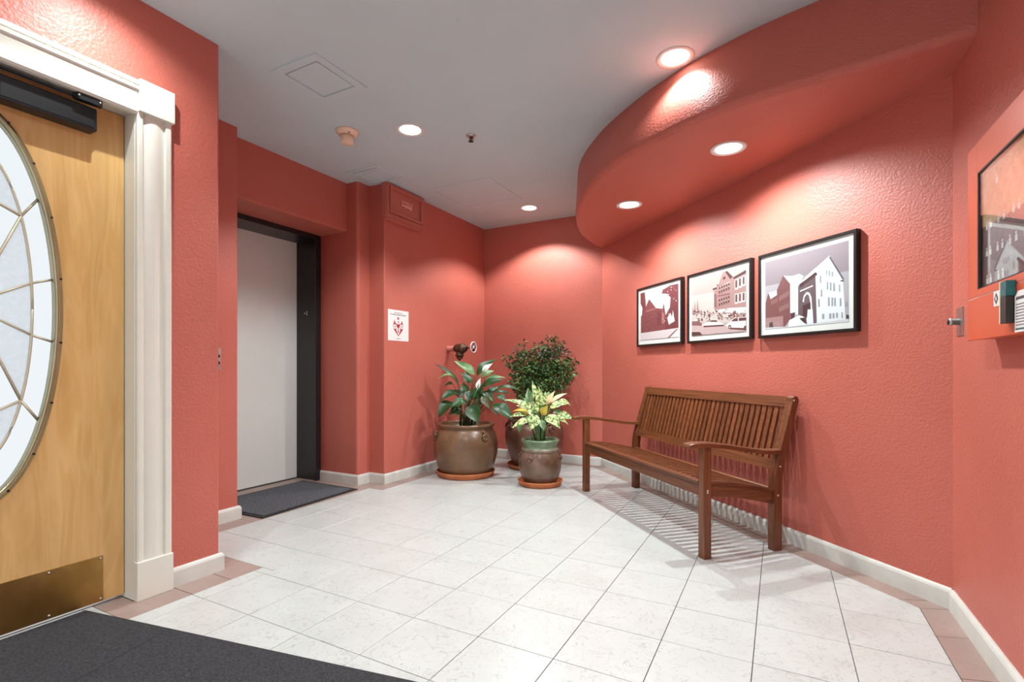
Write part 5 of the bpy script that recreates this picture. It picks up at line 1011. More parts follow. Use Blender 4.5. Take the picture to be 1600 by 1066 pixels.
PRINT_P1 = [('t1',[(0.0,1.0),(0.127,1.0),(0.153,0.793),(0.174,0.478),(0.017,0.427)]),('w1',[(0.0,0.787),(0.061,0.682),(0.039,0.432),(0.012,0.404)]),('b1',[(0.017,0.499),(0.159,0.683),(0.245,0.842),(0.44,0.621),(0.613,0.58),(0.64,0.699),(0.678,0.514),(0.731,0.166),(0.017,0.153)]),('w1',[(0.159,0.761),(0.238,0.856),(0.251,0.835),(0.181,0.726)]),('b1l',[(0.17,0.603),(0.44,0.624),(0.44,0.606),(0.17,0.58)]),('t1',[(0.47,0.559),(0.588,0.542),(0.588,0.276),(0.47,0.259)]),('b1l',[(0.598,0.526),(0.655,0.474),(0.655,0.283),(0.588,0.306)]),('t1',[(0.588,0.882),(0.617,0.95),(0.804,1.0),(0.997,0.993),(1.0,0.164),(0.674,0.157),(0.665,0.414),(0.795,0.584),(0.813,0.767),(0.712,0.858)]),('w1',[(0.731,0.384),(0.804,0.475),(0.85,0.39),(0.868,0.515),(0.912,0.304),(0.768,0.249)]),('sn1',[(0.44,0.947),(0.52,0.954),(0.559,0.909),(0.47,0.904)]),('mg',[(0.444,0.774),(0.46,0.823),(0.476,0.761),(0.464,0.733)]),('t1',[(0.777,0.959),(0.79,0.966),(0.798,0.952)]),('b1',[(0.631,0.275),(0.649,0.287),(0.662,0.268)]),('t1',[(0.616,0.96),(0.638,0.972),(0.652,0.948)]),('b1l',[(0.822,0.954),(0.831,0.959),(0.837,0.949)]),('t1',[(0.971,0.579),(0.981,0.585),(0.988,0.574)]),('b1l',[(0.573,0.539),(0.587,0.548),(0.597,0.532)]),('b1l',[(0.905,0.875),(0.912,0.88),(0.918,0.871)]),('t1',[(0.814,0.822),(0.834,0.834),(0.847,0.811)]),('t1',[(0.833,0.866),(0.846,0.873),(0.855,0.859)]),('t1',[(0.843,0.565),(0.856,0.573),(0.865,0.559)]),('b1l',[(0.787,0.728),(0.809,0.741),(0.824,0.717)]),('t1',[(0.78,0.383),(0.788,0.389),(0.794,0.379)]),('b1l',[(0.646,0.911),(0.663,0.92),(0.675,0.901)]),('w1',[(0.81,0.959),(0.83,0.971),(0.845,0.947)]),('b1l',[(0.855,0.953),(0.876,0.965),(0.89,0.94)]),('t1',[(0.8,0.803),(0.809,0.808),(0.814,0.798)]),('b1',[(0.928,0.766),(0.945,0.777),(0.957,0.757)]),('b1l',[(0.794,0.437),(0.803,0.443),(0.809,0.434)]),('t1',[(0.925,0.353),(0.934,0.358),(0.939,0.349)]),('w1',[(0.843,0.396),(0.863,0.409),(0.877,0.387)]),('b1l',[(0.677,0.384),(0.7,0.399),(0.717,0.373)]),('w1',[(0.642,0.333),(0.666,0.348),(0.682,0.323)]),('t1',[(0.57,0.958),(0.583,0.965),(0.592,0.95)]),('b1',[(0.785,0.954),(0.801,0.963),(0.812,0.945)]),('t1',[(0.844,0.522),(0.859,0.532),(0.87,0.515)]),('b1l',[(0.595,0.957),(0.605,0.963),(0.613,0.952)]),('t1',[(0.934,0.264),(0.949,0.274),(0.959,0.257)]),('w1',[(0.809,0.909),(0.826,0.92),(0.839,0.899)]),('b1',[(0.824,0.958),(0.832,0.963),(0.838,0.954)]),('b1',[(0.797,0.683),(0.809,0.69),(0.818,0.676)]),('t1',[(0.964,0.853),(0.977,0.861),(0.986,0.846)]),('t1',[(0.836,0.587),(0.853,0.598),(0.864,0.579)]),('t1',[(0.962,0.774),(0.978,0.784),(0.99,0.765)]),('b1',[(0.868,0.278),(0.883,0.288),(0.893,0.272)]),('b1',[(0.624,0.914),(0.649,0.928),(0.665,0.9)]),('b1',[(0.857,0.592),(0.875,0.603),(0.887,0.583)]),('b1l',[(0.723,0.515),(0.736,0.523),(0.745,0.509)]),('b1l',[(0.891,0.738),(0.911,0.75),(0.926,0.727)]),('t1',[(0.754,0.277),(0.766,0.285),(0.775,0.272)]),('t1',[(0.573,0.38),(0.581,0.385),(0.586,0.377)]),('t1',[(0.642,0.333),(0.656,0.342),(0.665,0.327)]),('b1',[(0.956,0.65),(0.971,0.66),(0.982,0.642)]),('w1',[(0.901,0.907),(0.909,0.912),(0.914,0.902)]),('w1',[(0.727,0.891),(0.746,0.902),(0.759,0.88)]),('b1',[(0.801,0.271),(0.814,0.28),(0.823,0.266)]),('w1',[(0.931,0.874),(0.944,0.882),(0.952,0.867)]),('t1',[(0.881,0.559),(0.896,0.569),(0.907,0.552)]),('w1',[(0.749,0.461),(0.763,0.47),(0.773,0.454)]),('w1',[(0.75,0.615),(0.769,0.628),(0.783,0.605)]),('b1',[(0.686,0.928),(0.701,0.936),(0.712,0.919)]),('b1',[(0.883,0.329),(0.896,0.338),(0.904,0.324)]),('w1',[(0.926,0.682),(0.948,0.695),(0.963,0.671)]),('t1',[(0.899,0.727),(0.912,0.735),(0.921,0.72)]),('b1',[(0.911,0.453),(0.925,0.462),(0.934,0.446)]),('t1',[(0.927,0.55),(0.944,0.561),(0.955,0.541)]),('b1l',[(0.575,0.372),(0.594,0.384),(0.607,0.364)]),('t1',[(0.826,0.417),(0.837,0.424),(0.845,0.412)]),('w1',[(0.747,0.376),(0.757,0.382),(0.763,0.371)]),('b1',[(0.915,0.658),(0.928,0.666),(0.937,0.651)]),('t1',[(0.949,0.298),(0.971,0.313),(0.987,0.288)]),('t1',[(0.879,0.398),(0.902,0.413),(0.917,0.387)]),('w1',[(0.874,0.727),(0.889,0.736),(0.9,0.718)]),('t1',[(0.878,0.489),(0.889,0.496),(0.897,0.483)]),('w1',[(0.854,0.334),(0.87,0.344),(0.881,0.326)]),('b1l',[(0.757,0.493),(0.774,0.504),(0.786,0.485)]),('b1l',[(0.577,0.417),(0.598,0.43),(0.613,0.408)]),('w1',[(0.749,0.837),(0.77,0.849),(0.784,0.825)]),('b1l',[(0.574,0.959),(0.594,0.971),(0.608,0.948)]),('t1',[(0.667,0.421),(0.675,0.427),(0.681,0.417)]),('t1',[(0.627,0.886),(0.649,0.899),(0.665,0.874)]),('t1',[(0.903,0.816),(0.911,0.82),(0.916,0.811)]),('b1',[(0.732,0.914),(0.752,0.926),(0.766,0.903)]),('b1',[(0.839,0.472),(0.856,0.483),(0.868,0.463)]),('w1',[(0.607,0.38),(0.62,0.389),(0.63,0.374)]),('b1l',[(0.553,0.484),(0.564,0.491),(0.572,0.479)]),('t1',[(0.025,0.353),(0.04,0.362),(0.051,0.347)]),('b1',[(0.38,0.451),(0.382,0.451),(0.38,0.45)]),('t1',[(0.562,0.45),(0.581,0.462),(0.594,0.441)]),('b1l',[(0.52,0.195),(0.529,0.201),(0.536,0.191)]),('t1',[(0.011,0.415),(0.029,0.426),(0.042,0.407)]),('t1',[(0.292,0.488),(0.316,0.503),(0.333,0.478)]),('b1l',[(0.158,0.392),(0.171,0.4),(0.18,0.386)]),('t1',[(0.17,0.362),(0.184,0.37),(0.194,0.356)]),('b1l',[(0.174,0.225),(0.197,0.239),(0.212,0.216)]),('b1',[(0.38,0.451),(0.382,0.451),(0.38,0.45)]),('b1l',[(0.094,0.321),(0.115,0.333),(0.129,0.313)]),('b1l',[(0.416,0.376),(0.427,0.383),(0.435,0.371)]),('b1',[(0.38,0.451),(0.382,0.451),(0.38,0.45)]),('t1',[(0.05,0.509),(0.06,0.515),(0.068,0.505)]),('b1l',[(0.0,0.632),(0.01,0.639),(0.019,0.626)]),('t1',[(0.069,0.627),(0.084,0.636),(0.096,0.619)]),('b1',[(0.38,0.451),(0.382,0.451),(0.38,0.45)]),('b1',[(0.38,0.451),(0.382,0.451),(0.38,0.45)]),('b1l',[(0.549,0.508),(0.568,0.519),(0.581,0.499)]),('b1l',[(0.536,0.429),(0.548,0.436),(0.556,0.423)]),('b1',[(0.38,0.451),(0.382,0.451),(0.38,0.45)]),('b1l',[(0.459,0.453),(0.475,0.463),(0.486,0.445)]),('t1',[(0.384,0.267),(0.402,0.278),(0.414,0.26)]),('t1',[(0.517,0.454),(0.53,0.462),(0.539,0.448)]),('b1',[(0.38,0.451),(0.382,0.451),(0.38,0.45)]),('b1',[(0.38,0.451),(0.382,0.451),(0.38,0.45)]),('t1',[(0.151,0.509),(0.177,0.524),(0.194,0.498)]),('b1l',[(0.311,0.459),(0.336,0.473),(0.353,0.448)]),('t1',[(0.175,0.328),(0.185,0.334),(0.192,0.324)]),('b1',[(0.38,0.451),(0.382,0.451),(0.38,0.45)]),('t1',[(0.112,0.546),(0.124,0.553),(0.132,0.54)]),('b1',[(0.38,0.451),(0.382,0.451),(0.38,0.45)]),('t1',[(0.117,0.353),(0.134,0.363),(0.146,0.346)]),('b1l',[(0.167,0.508),(0.187,0.52),(0.202,0.499)]),('t1',[(0.459,0.393),(0.48,0.406),(0.494,0.384)]),('t1',[(0.125,0.289),(0.134,0.295),(0.141,0.285)]),('b1l',[(0.202,0.318),(0.227,0.333),(0.245,0.307)]),('t1',[(0.07,0.745),(0.091,0.757),(0.106,0.735)]),('b1',[(0.38,0.451),(0.382,0.451),(0.38,0.45)]),('b1',[(0.38,0.451),(0.382,0.451),(0.38,0.45)]),('b1l',[(0.086,0.536),(0.099,0.544),(0.108,0.53)]),('t1',[(0.453,0.196),(0.469,0.206),(0.479,0.19)]),('b1l',[(0.227,0.427),(0.249,0.44),(0.264,0.418)]),('b1l',[(0.088,0.41),(0.106,0.42),(0.118,0.402)]),('b1l',[(0.025,0.389),(0.048,0.403),(0.065,0.379)]),('b1l',[(0.563,0.304),(0.58,0.315),(0.592,0.296)]),('b1',[(0.38,0.451),(0.382,0.451),(0.38,0.45)]),('b1l',[(0.309,0.18),(0.333,0.195),(0.349,0.171)]),('t1',[(0.054,0.239),(0.08,0.255),(0.098,0.229)]),('b1l',[(0.347,0.211),(0.368,0.224),(0.383,0.202)]),('b1',[(0.38,0.451),(0.382,0.451),(0.38,0.45)]),('b1l',[(0.457,0.196),(0.467,0.203),(0.475,0.192)]),('b1',[(0.38,0.451),(0.382,0.451),(0.38,0.45)]),('t1',[(0.221,0.424),(0.233,0.431),(0.241,0.419)]),('b1',[(0.38,0.451),(0.382,0.451),(0.38,0.45)]),('t1',[(0.316,0.395),(0.331,0.404),(0.341,0.388)]),('t1',[(0.067,0.549),(0.089,0.562),(0.105,0.539)]),('t1',[(0.391,0.399),(0.415,0.414),(0.431,0.389)]),('t1',[(0.536,0.415),(0.549,0.423),(0.557,0.41)]),('sn1',[(0.017,0.15),(1.0,0.168),(1.0,0.0),(0.006,0.005)]),('t1',[(0.745,0.0),(0.956,0.144),(0.997,0.15),(0.79,0.0)]),('w1',[(0.823,0.0),(0.997,0.119),(1.0,0.0)])]
picture(0.408, 1.059, 1.203, 1.716, 0.456, 1.011, 1.254, 1.668, PRINT_P3, 'sky3', 'framed photo of a snowy gabled building nearest the right wall')
picture(1.120, 1.777, 1.204, 1.720, 1.168, 1.729, 1.257, 1.677, PRINT_P2, 'sky2', 'middle framed photo of a brick building with parked cars')
picture(1.846, 2.510, 1.208, 1.726, 1.896, 2.461, 1.263, 1.683, PRINT_P1, 'sky1', 'leftmost framed photo of a building among dark trees')

# ================================================================== BENCH
BR = math.radians(133.9)
bench = thing('wooden_bench', 'slatted brown hardwood bench with curved armrests below the photographs', 'bench', (-0.720, 3.581, 0), BR)
HX = 0.765                       # leg centres
def yq(perp): return perp - 0.378
seat_curve = [(0.632, 0.402), (0.60, 0.406), (0.54, 0.405), (0.46, 0.397), (0.38, 0.384), (0.30, 0.368), (0.22, 0.350), (0.165, 0.337)]
def seat_z(p):
    for (p0, z0), (p1, z1) in zip(seat_curve[:-1], seat_curve[1:]):
        if p1 <= p <= p0: return z0 + (z1 - z0) * (p0 - p) / (p0 - p1)
    return seat_curve[0][1] if p > 0.6 else seat_curve[-1][1]
def side_prism(name, pts, x0, x1, mat, bevel=0.0):
    """pts: (perp, z) outline extruded along x"""
    bm = bmesh.new()
    a = [bm.verts.new((x0, yq(p), z)) for p, z in pts]; b = [bm.verts.new((x1, yq(p), z)) for p, z in pts]
    n = len(pts)
    bm.faces.new(a); bm.faces.new(list(reversed(b)))
    for i in range(n): bm.faces.new((a[i], b[i], b[(i + 1) % n], a[(i + 1) % n]))
    if bevel: bmesh.ops.bevel(bm, geom=list(bm.edges), offset=bevel, segments=1, affect='EDGES')
    return bm_obj(name, bm, mat, bench)
back_front = lambda z: 0.168 - (z - 0.38) * 0.268            # perp of the front face of the backrest
for sx in (-1, 1):
    x0, x1 = sx * HX - 0.0235, sx * HX + 0.0235
    box('leg', (x0 - 0.001, yq(0.584), 0.0), (x1 + 0.001, yq(0.632), 0.598), M['benchz'], bench, 0.003, 1)
    side_prism('leg', [(0.176, 0.0), (0.176, 0.30), (0.170, 0.40), (0.163, 0.46), (back_front(0.84) + 0.004, 0.83), (back_front(0.84) + 0.001, 0.853), (back_front(0.84) - 0.012, 0.862), (back_front(0.84) - 0.030, 0.858), (back_front(0.84) - 0.042, 0.838), (0.110, 0.46), (0.120, 0.38), (0.122, 0.30), (0.122, 0.0)][::-1], x0, x1, M['benchz'], 0.002)
    # armrest: S curve with a scrolled front nose
    arm_c = [(0.728, 0.601, 0.028, 0.012), (0.722, 0.606, 0.031, 0.020), (0.700, 0.609, 0.033, 0.025), (0.66, 0.611, 0.034, 0.026), (0.60, 0.609, 0.034, 0.026), (0.52, 0.600, 0.033, 0.025), (0.43, 0.586, 0.031, 0.025), (0.34, 0.570, 0.029, 0.025), (0.26, 0.558, 0.028, 0.025), (0.18, 0.552, 0.027, 0.025), (0.128, 0.553, 0.026, 0.025)]
    v = []; f = []
    for p, z, hw_, th in arm_c:
        for dx, dz in ((-hw_, -th / 2), (hw_, -th / 2), (hw_, th / 2 - 0.004), (hw_ - 0.005, th / 2), (-hw_ + 0.005, th / 2), (-hw_, th / 2 - 0.004)):
            v.append((sx * (HX + 0.002) + dx, yq(p), z + dz))
    for i in range(len(arm_c) - 1):
        for k in range(6): f.append((i * 6 + k, i * 6 + (k + 1) % 6, (i + 1) * 6 + (k + 1) % 6, (i + 1) * 6 + k))
    f += [tuple(range(6)), tuple(range((len(arm_c) - 1) * 6, len(arm_c) * 6))[::-1]]
    mesh_obj('armrest', v, f, M['benchy'], bench)
    # side rail
    ps = [0.590, 0.54, 0.46, 0.38, 0.30, 0.22, 0.165]
    side_prism('side_rail', [(p, seat_z(p) - 0.014) for p in ps] + [(p, seat_z(p) - 0.078) for p in reversed(ps)], sx * (HX - 0.002) - 0.014, sx * (HX - 0.002) + 0.014, M['benchy'])
    side_prism('seat_side_strip', [(p, seat_z(p) + 0.004) for p in ps] + [(p, seat_z(p) - 0.013) for p in reversed(ps)], sx * HX - 0.021, sx * HX + 0.021, M['benchy'])
    for p, z in ((0.608, 0.365), (0.608, 0.355), (0.150, 0.310), (0.135, 0.470), (0.040, 0.836)):
        lathe('bolt_head', [(0.006, 0.0), (0.005, 0.002), (0, 0.0025)], M['came'], bench, 10, (sx * (HX + 0.0245), yq(p), z), Matrix.Rotation(PI / 2 * sx, 4, 'Y'))
fx = HX - 0.022
box('front_rail', (-fx, yq(0.594), 0.327), (fx, yq(0.622), 0.396), M['benchx'], bench, 0.002, 1)
box('front_seat_strip', (-fx, yq(0.586), 0.394), (fx, yq(0.636), 0.410), M['benchx'], bench, 0.004, 2)
box('rear_rail', (-fx, yq(0.136), 0.282), (fx, yq(0.160), 0.335), M['benchx'], bench, 0.002, 1)
box('rear_seat_strip', (-fx, yq(0.150), 0.333), (fx, yq(0.176), 0.349), M['benchx'], bench, 0.003, 1)
NSL = 32
# seat slats, front to back, following the dished curve
ps = [0.588, 0.54, 0.46, 0.38, 0.30, 0.22, 0.174]
v = []; f = []
for p in ps:
    z = seat_z(p)
    for dx, dz in ((-0.0114, -0.012), (0.0114, -0.012), (0.0114, 0.0), (-0.0114, 0.0)): v.append((dx, yq(p), z + dz))
for i in range(len(ps) - 1):
    for k in range(4): f.append((i * 4 + k, i * 4 + (k + 1) % 4, (i + 1) * 4 + (k + 1) % 4, (i + 1) * 4 + k))
f += [(3, 2, 1, 0), tuple(range(len(ps) * 4 - 4, len(ps) * 4))]
pitch = (2 * fx) / NSL
s0 = mesh_obj('seat_slat', v, f, M['benchy'], bench); s0.location.x = -fx + pitch / 2
for i in range(1, NSL): copy_child(s0, bench, (-fx + pitch * (i + 0.5), 0, 0))
# backrest: rails and slats lie in the raked plane
def back_board(name, z0, z1, x0, x1, th, off, mat):
    pts = [(back_front(z0) - off, z0), (back_front(z1) - off, z1), (back_front(z1) - off - th, z1 - 0.006), (back_front(z0) - off - th, z0 - 0.006)]
    return side_prism(name, pts, x0, x1, mat)
back_board('top_rail', 0.797, 0.856, -fx, fx, 0.026, 0.002, M['benchx'])
back_board('bottom_rail', 0.445, 0.502, -fx, fx, 0.026, 0.002, M['benchx'])
b0 = back_board('back_slat', 0.500, 0.800, -0.0140, 0.0140, 0.012, 0.010, M['benchz']); b0.location.x = -fx + pitch / 2
for i in range(1, NSL): copy_child(b0, bench, (-fx + pitch * (i + 0.5), 0, 0))

# ================================================================== ORANGE CABINET (right wall)
XC = 0.575
cab = thing('alarm_cabinet', 'orange red enamelled alarm cabinet with a window on the right wall', 'cabinet', (0.645, 1.90, 1.113))
def cbl(x, y, z): return (x - 0.645, y - 1.90, z - 1.113)
CY0, CY1, CZ0, CZ1 = 1.52, 2.283, 1.113, 1.763
WY0, WY1, WZ0, WZ1 = 1.690, 2.187, 1.277, 1.662
bm = bmesh.new()
add_box(bm, cbl(XC + 0.012, CY0 + 0.004, CZ0 + 0.004), cbl(0.645, CY1 - 0.004, CZ1 - 0.002), 0.002, 1)
bm_obj('body', bm, M['orange'], cab)
bm = bmesh.new()
zs = 1.255
add_box(bm, cbl(XC, CY0, zs), cbl(XC + 0.011, WY0, CZ1), 0.0012, 1); add_box(bm, cbl(XC, WY1, zs), cbl(XC + 0.011, CY1, CZ1), 0.0012, 1)
add_box(bm, cbl(XC, WY0, WZ1), cbl(XC + 0.011, WY1, CZ1), 0.0, 1); add_box(bm, cbl(XC, WY0, zs), cbl(XC + 0.011, WY1, WZ0), 0.0, 1)
dr = bm_obj('cabinet_door', bm, M['orange'], cab)
box('lower_panel', cbl(XC, CY0, CZ0), cbl(XC + 0.011, CY1, zs - 0.003), M['orange'], cab, 0.0012, 1)
box('seam_strip', cbl(XC + 0.002, CY0 + 0.002, zs - 0.0035), cbl(XC + 0.011, CY1 - 0.002, zs + 0.0005), M['paper'], cab)
bm = bmesh.new()
g = 0.004
add_box(bm, cbl(XC + 0.001, WY0, WZ0), cbl(XC + 0.012, WY0 + g, WZ1)); add_box(bm, cbl(XC + 0.001, WY1 - g, WZ0), cbl(XC + 0.012, WY1, WZ1))
add_box(bm, cbl(XC + 0.001, WY0, WZ1 - g), cbl(XC + 0.012, WY1, WZ1)); add_box(bm, cbl(XC + 0.001, WY0, WZ0), cbl(XC + 0.012, WY1, WZ0 + g))
bm_obj('window_gasket', bm, M['dark'], dr)
tan_ = noise_mat('tan_display_print', lin((196, 146, 104)), lin((212, 168, 124)), 0.6, 40)
brick_ = noise_mat('brick_display_print', lin((118, 74, 70)), lin((92, 62, 62)), 0.6, 30)
dgr = flat('dark_grey_display_print', (74, 68, 66), 0.6); wht = flat('white_display_label', (226, 216, 204), 0.6); gry = flat('grey_display_print', (168, 160, 158), 0.6)
v = []; f = []; fm = []
def disp(poly, m_, lift_):
    n0 = len(v)
    for u, w in poly:      # u=0 at the far (viewer's left) side
        v.append(cbl(XC + 0.0112 - lift_, WY1 - u * 0.311, WZ0 + w * (WZ1 - WZ0)))
    f.append(tuple(range(n0, n0 + len(poly)))); fm.append(m_)
UM = (WY1 - WY0) / 0.311
disp([(0, 0), (UM, 0), (UM, 1), (0, 1)], 0, 0)
disp([(0, 0), (UM, 0), (UM, 0.50), (0.62, 0.50), (0.0, 0.52)], 1, 0.0002)
for row, us in ((0.03, (0.14, 0.24, 0.44, 0.55)), (0.26, (0.13, 0.23, 0.42, 0.54, 0.72, 0.86, 1.05, 1.18)), (0.48, (0.13, 0.24, 0.44, 0.58, 0.80, 0.92, 1.1, 1.25)), (0.80, (0.40,))):
    for u in us:
        disp([(u, row), (u + 0.055, row), (u + 0.055, row + 0.045), (u, row + 0.045)], 3, 0.0009)
        disp([(u + 0.012, row + 0.05), (u + 0.038, row + 0.05), (u + 0.038, row + 0.072), (u + 0.012, row + 0.072)], 3, 0.0009)
mesh_obj('display_board', v, f, None, cab, False, [tan_, brick_, dgr, wht, gry], fm)
box('glass_pane', cbl(XC + 0.004, WY0 + g, WZ0 + g), cbl(XC + 0.0055, WY1 - g, WZ1 - g), M['glass'], dr)
# sticker with a diamond emblem
CXM = Matrix(((0, 0, -1, 0), (-1, 0, 0, 0), (0, 1, 0, 0), (0, 0, 0, 1)))       # u right = -Y, v up, out = -X
st = thing('cabinet_sticker', 'small white sticker with black diamond emblem on the orange cabinet', 'sticker', (XC - 0.0002, 1.986, 1.228))
prism('sheet', [(-0.055, -0.022), (0.058, -0.024), (0.058, 0.021), (-0.055, 0.023)], 0, 0.0006, M['paper'], st, CXM)
prism('emblem', [(-0.034, -0.018), (-0.018, 0.0), (-0.034, 0.018), (-0.050, 0.0)], 0.0006, 0.0009, M['dark'], st, CXM)
prism('emblem_centre', [(-0.034, -0.009), (-0.028, 0.0), (-0.034, 0.009), (-0.040, 0.0)], 0.0009, 0.0012, M['paper'], st, CXM)
text_mesh('lettering', 'SAFE', 0.020, M['dark'], st, Matrix.Translation((-0.0008, -0.010, 0.008)) @ CXM)
prism('text_rule', [(-0.012, -0.008), (0.030, -0.008), (0.030, -0.005), (-0.012, -0.005)], 0.0006, 0.0009, M['dark'], st, CXM)
prism('text_rule', [(-0.012, -0.015), (0.030, -0.015), (0.030, -0.012), (-0.012, -0.012)], 0.0006, 0.0009, M['ink'], st, CXM)
# hanging booklet and paper sheet
bk = thing('hanging_booklet', 'narrow teal and dark booklet hanging from the orange cabinet', 'booklet', (XC, 1.905, 1.145))
teal = noise_mat('teal_booklet_cover', lin((24, 108, 108)), lin((18, 78, 84)), 0.3, 30); dkc = flat('dark_booklet_cover', (40, 34, 32), 0.4); cream = flat('cream_page_edge', (216, 212, 176), 0.7)
box('pages', (-0.020, 0.012, 0.0), (-0.001, 0.0265, 0.120), cream, bk, 0.001, 1)
box('cover_upper', (-0.022, -0.030, 0.075), (-0.001, 0.0118, 0.118), teal, bk, 0.001, 1)
box('cover_lower', (-0.022, -0.030, 0.0), (-0.001, 0.0118, 0.0748), dkc, bk, 0.001, 1)
pp_ = thing('hanging_paper_card', 'white printed card hanging at the right edge of the orange cabinet', 'paper card', (XC, 1.82, 1.117))
prism('sheet', [(-0.050, 0.0), (0.040, 0.0), (0.040, 0.112), (-0.028, 0.112), (-0.050, 0.098)], 0.004, 0.0052, M['paper'], pp_, CXM)
prism('print_heading', [(-0.044, 0.088), (0.030, 0.088), (0.030, 0.096), (-0.038, 0.096)], 0.0052, 0.0055, M['ink'], pp_, CXM)
for i in range(8):
    prism('print_line', [(-0.042, 0.018 + i * 0.008), (0.03 - 0.006 * (i % 3), 0.018 + i * 0.008), (0.03 - 0.006 * (i % 3), 0.0205 + i * 0.008), (-0.042, 0.0205 + i * 0.008)], 0.0052, 0.0055, M['ink'], pp_, CXM)
prism('print_footer', [(-0.044, 0.006), (0.03, 0.006), (0.03, 0.011), (-0.044, 0.011)], 0.0052, 0.0055, teal, pp_, CXM)
# key switch
ks = thing('key_switch', 'small steel key switch plate left of the orange cabinet', 'key switch', (0.645, 2.648, 1.207))
box('plate', (-0.004, -0.041, -0.058), (0.0, 0.041, 0.058), M['steel'], ks, 0.001, 1)
RXN = Matrix.Rotation(-PI / 2, 4, 'Y')
lathe('key_cylinder', [(0.013, 0.0), (0.013, 0.024), (0.016, 0.025), (0.016, 0.031), (0.011, 0.034)], M['steel'], ks, 20, (-0.004, 0, 0.0), RXN)
lathe('keyway', [(0.012, 0.033), (0.010, 0.037), (0, 0.038)], M['dark'], ks, 16, (-0.004, 0, 0.0), RXN)

# ================================================================== POTTED PLANTS
RT = Vector((math.cos(math.radians(28)), math.sin(math.radians(28)), 0)); FW = Vector((-RT.y, RT.x, 0))
def lug(parent, ang, r, z, mat, s=1.0):
    """small ring shaped lug on the shoulder of a pot"""
    d = Vector((math.cos(ang), math.sin(ang), 0)); a, b = Vector((-d.y, d.x, 0)), Vector((0, 0, 1))
    pts = []
    for k in range(17):
        th = 2 * PI * k / 16
        pts.append(d * (r + 0.012 * s) + a * (0.020 * s * math.cos(th)) + b * (0.022 * s * math.sin(th)) + Vector((0, 0, z)))
    o = tube('lug', pts, 0.010 * s, mat, parent, 8)
    c = d * (r - 0.004) + Vector((0, 0, z))
    tube('lug_boss', [c, c + d * 0.020 * s], [0.018 * s, 0.010 * s], mat, o, 12)
    tube('lug_tail', [d * (r + 0.006) + Vector((0, 0, z + 0.022 * s)) + a * 0.01, d * (r - 0.012) + Vector((0, 0, z + 0.055 * s)) + a * -0.02 * s], [0.009 * s, 0.004 * s], mat, o, 8)

def leaf(name, base, tip, width, mat, parent, arch=0.12, normal=None, fold=0.18, n=9, droop=0.0):
    """lance shaped leaf blade from base to tip, arched along its length, with a folded midrib"""
    base = Vector(base); tip = Vector(tip)
    ax = tip - base; L = ax.length
    nrm = Vector(normal) if normal else Vector((0, 0, 1))
    side = ax.cross(nrm)
    if side.length < 1e-4: side = ax.cross(Vector((1, 0, 0)))
    side.normalize(); up = side.cross(ax).normalized()
    if up.dot(nrm) < 0: up = -up
    v = []; f = []
    for i in range(n + 1):
        t = i / n
        c = base + ax * t + up * (arch * L * 4 * t * (1 - t)) + Vector((0, 0, -droop * L * t * t))
        w = width * 0.5 * (math.sin(PI * t ** 0.74) ** 1.15 if 0 < t < 1 else 0.0) + 0.0012
        for s, h in ((-1, 1), (-0.5, 0.42), (0, 0), (0.5, 0.42), (1, 1)):
            wav = 0.10 * w * math.sin(7 * t + s) 
            v.append(c + side * (s * w) + up * (h * w * fold * 2 + wav))
    for i in range(n):
        for k in range(4): f.append((i * 5 + k, i * 5 + k + 1, (i + 1) * 5 + k + 1, (i + 1) * 5 + k))
    return mesh_obj(name, v, f, mat, parent, True)

def bez(p0, p1, p2, n=7):
    return [p0 * ((1 - t) ** 2) + p1 * (2 * t * (1 - t)) + p2 * (t * t) for t in [i / n for i in range(n + 1)]]

# ---------- large pot with peace lily
BP = Vector((-2.640, 4.030, 0)); PXB = 4.72 / 787.0
t = thing('plant_saucer', 'terracotta saucer under the largest brown pot', 'saucer', tuple(BP))
lathe('dish', [(0.240, 0.0), (0.256, 0.004), (0.270, 0.036), (0.278, 0.052), (0.272, 0.056), (0.263, 0.046), (0.246, 0.014), (0.0, 0.012)], M['terracotta'], t, 56)
pot = thing('brown_planter', 'largest round brown stoneware pot standing by the left wall', 'plant pot', (BP.x, BP.y, 0.0135))
lathe('vessel', [(0.215, 0.0), (0.240, 0.020), (0.272, 0.10), (0.297, 0.19), (0.305, 0.26), (0.302, 0.32), (0.285, 0.385), (0.262, 0.425), (0.250, 0.442), (0.258, 0.452), (0.270, 0.462), (0.272, 0.474), (0.264, 0.484), (0.245, 0.484), (0.232, 0.472), (0.232, 0.430)], M['pot'], pot, 64)
lathe('soil', [(0.233, 0.432), (0.15, 0.440), (0.06, 0.446), (0.0, 0.447)], M['soil'], pot, 40)
for a in (-21, -128, 90, 165): 
    lug(pot, math.radians(a), 0.288, 0.375, M['pot'], 1.15)
PX = lambda x, y, d=0.0, c=BP, D=4.72: Vector((c.x, c.y, 0)) + RT * ((x - 800) / 787.0 * (D + d) - (c.x * RT.x + c.y * RT.y)) + FW * d + Vector((0, 0, CAM_H + (575 - y) / 787.0 * (D + d)))
lily = thing('peace_lily', 'dark green peace lily with two white bracts in the largest pot', 'plant', (BP.x, BP.y, 0.445))
lo = Vector(lily.location)
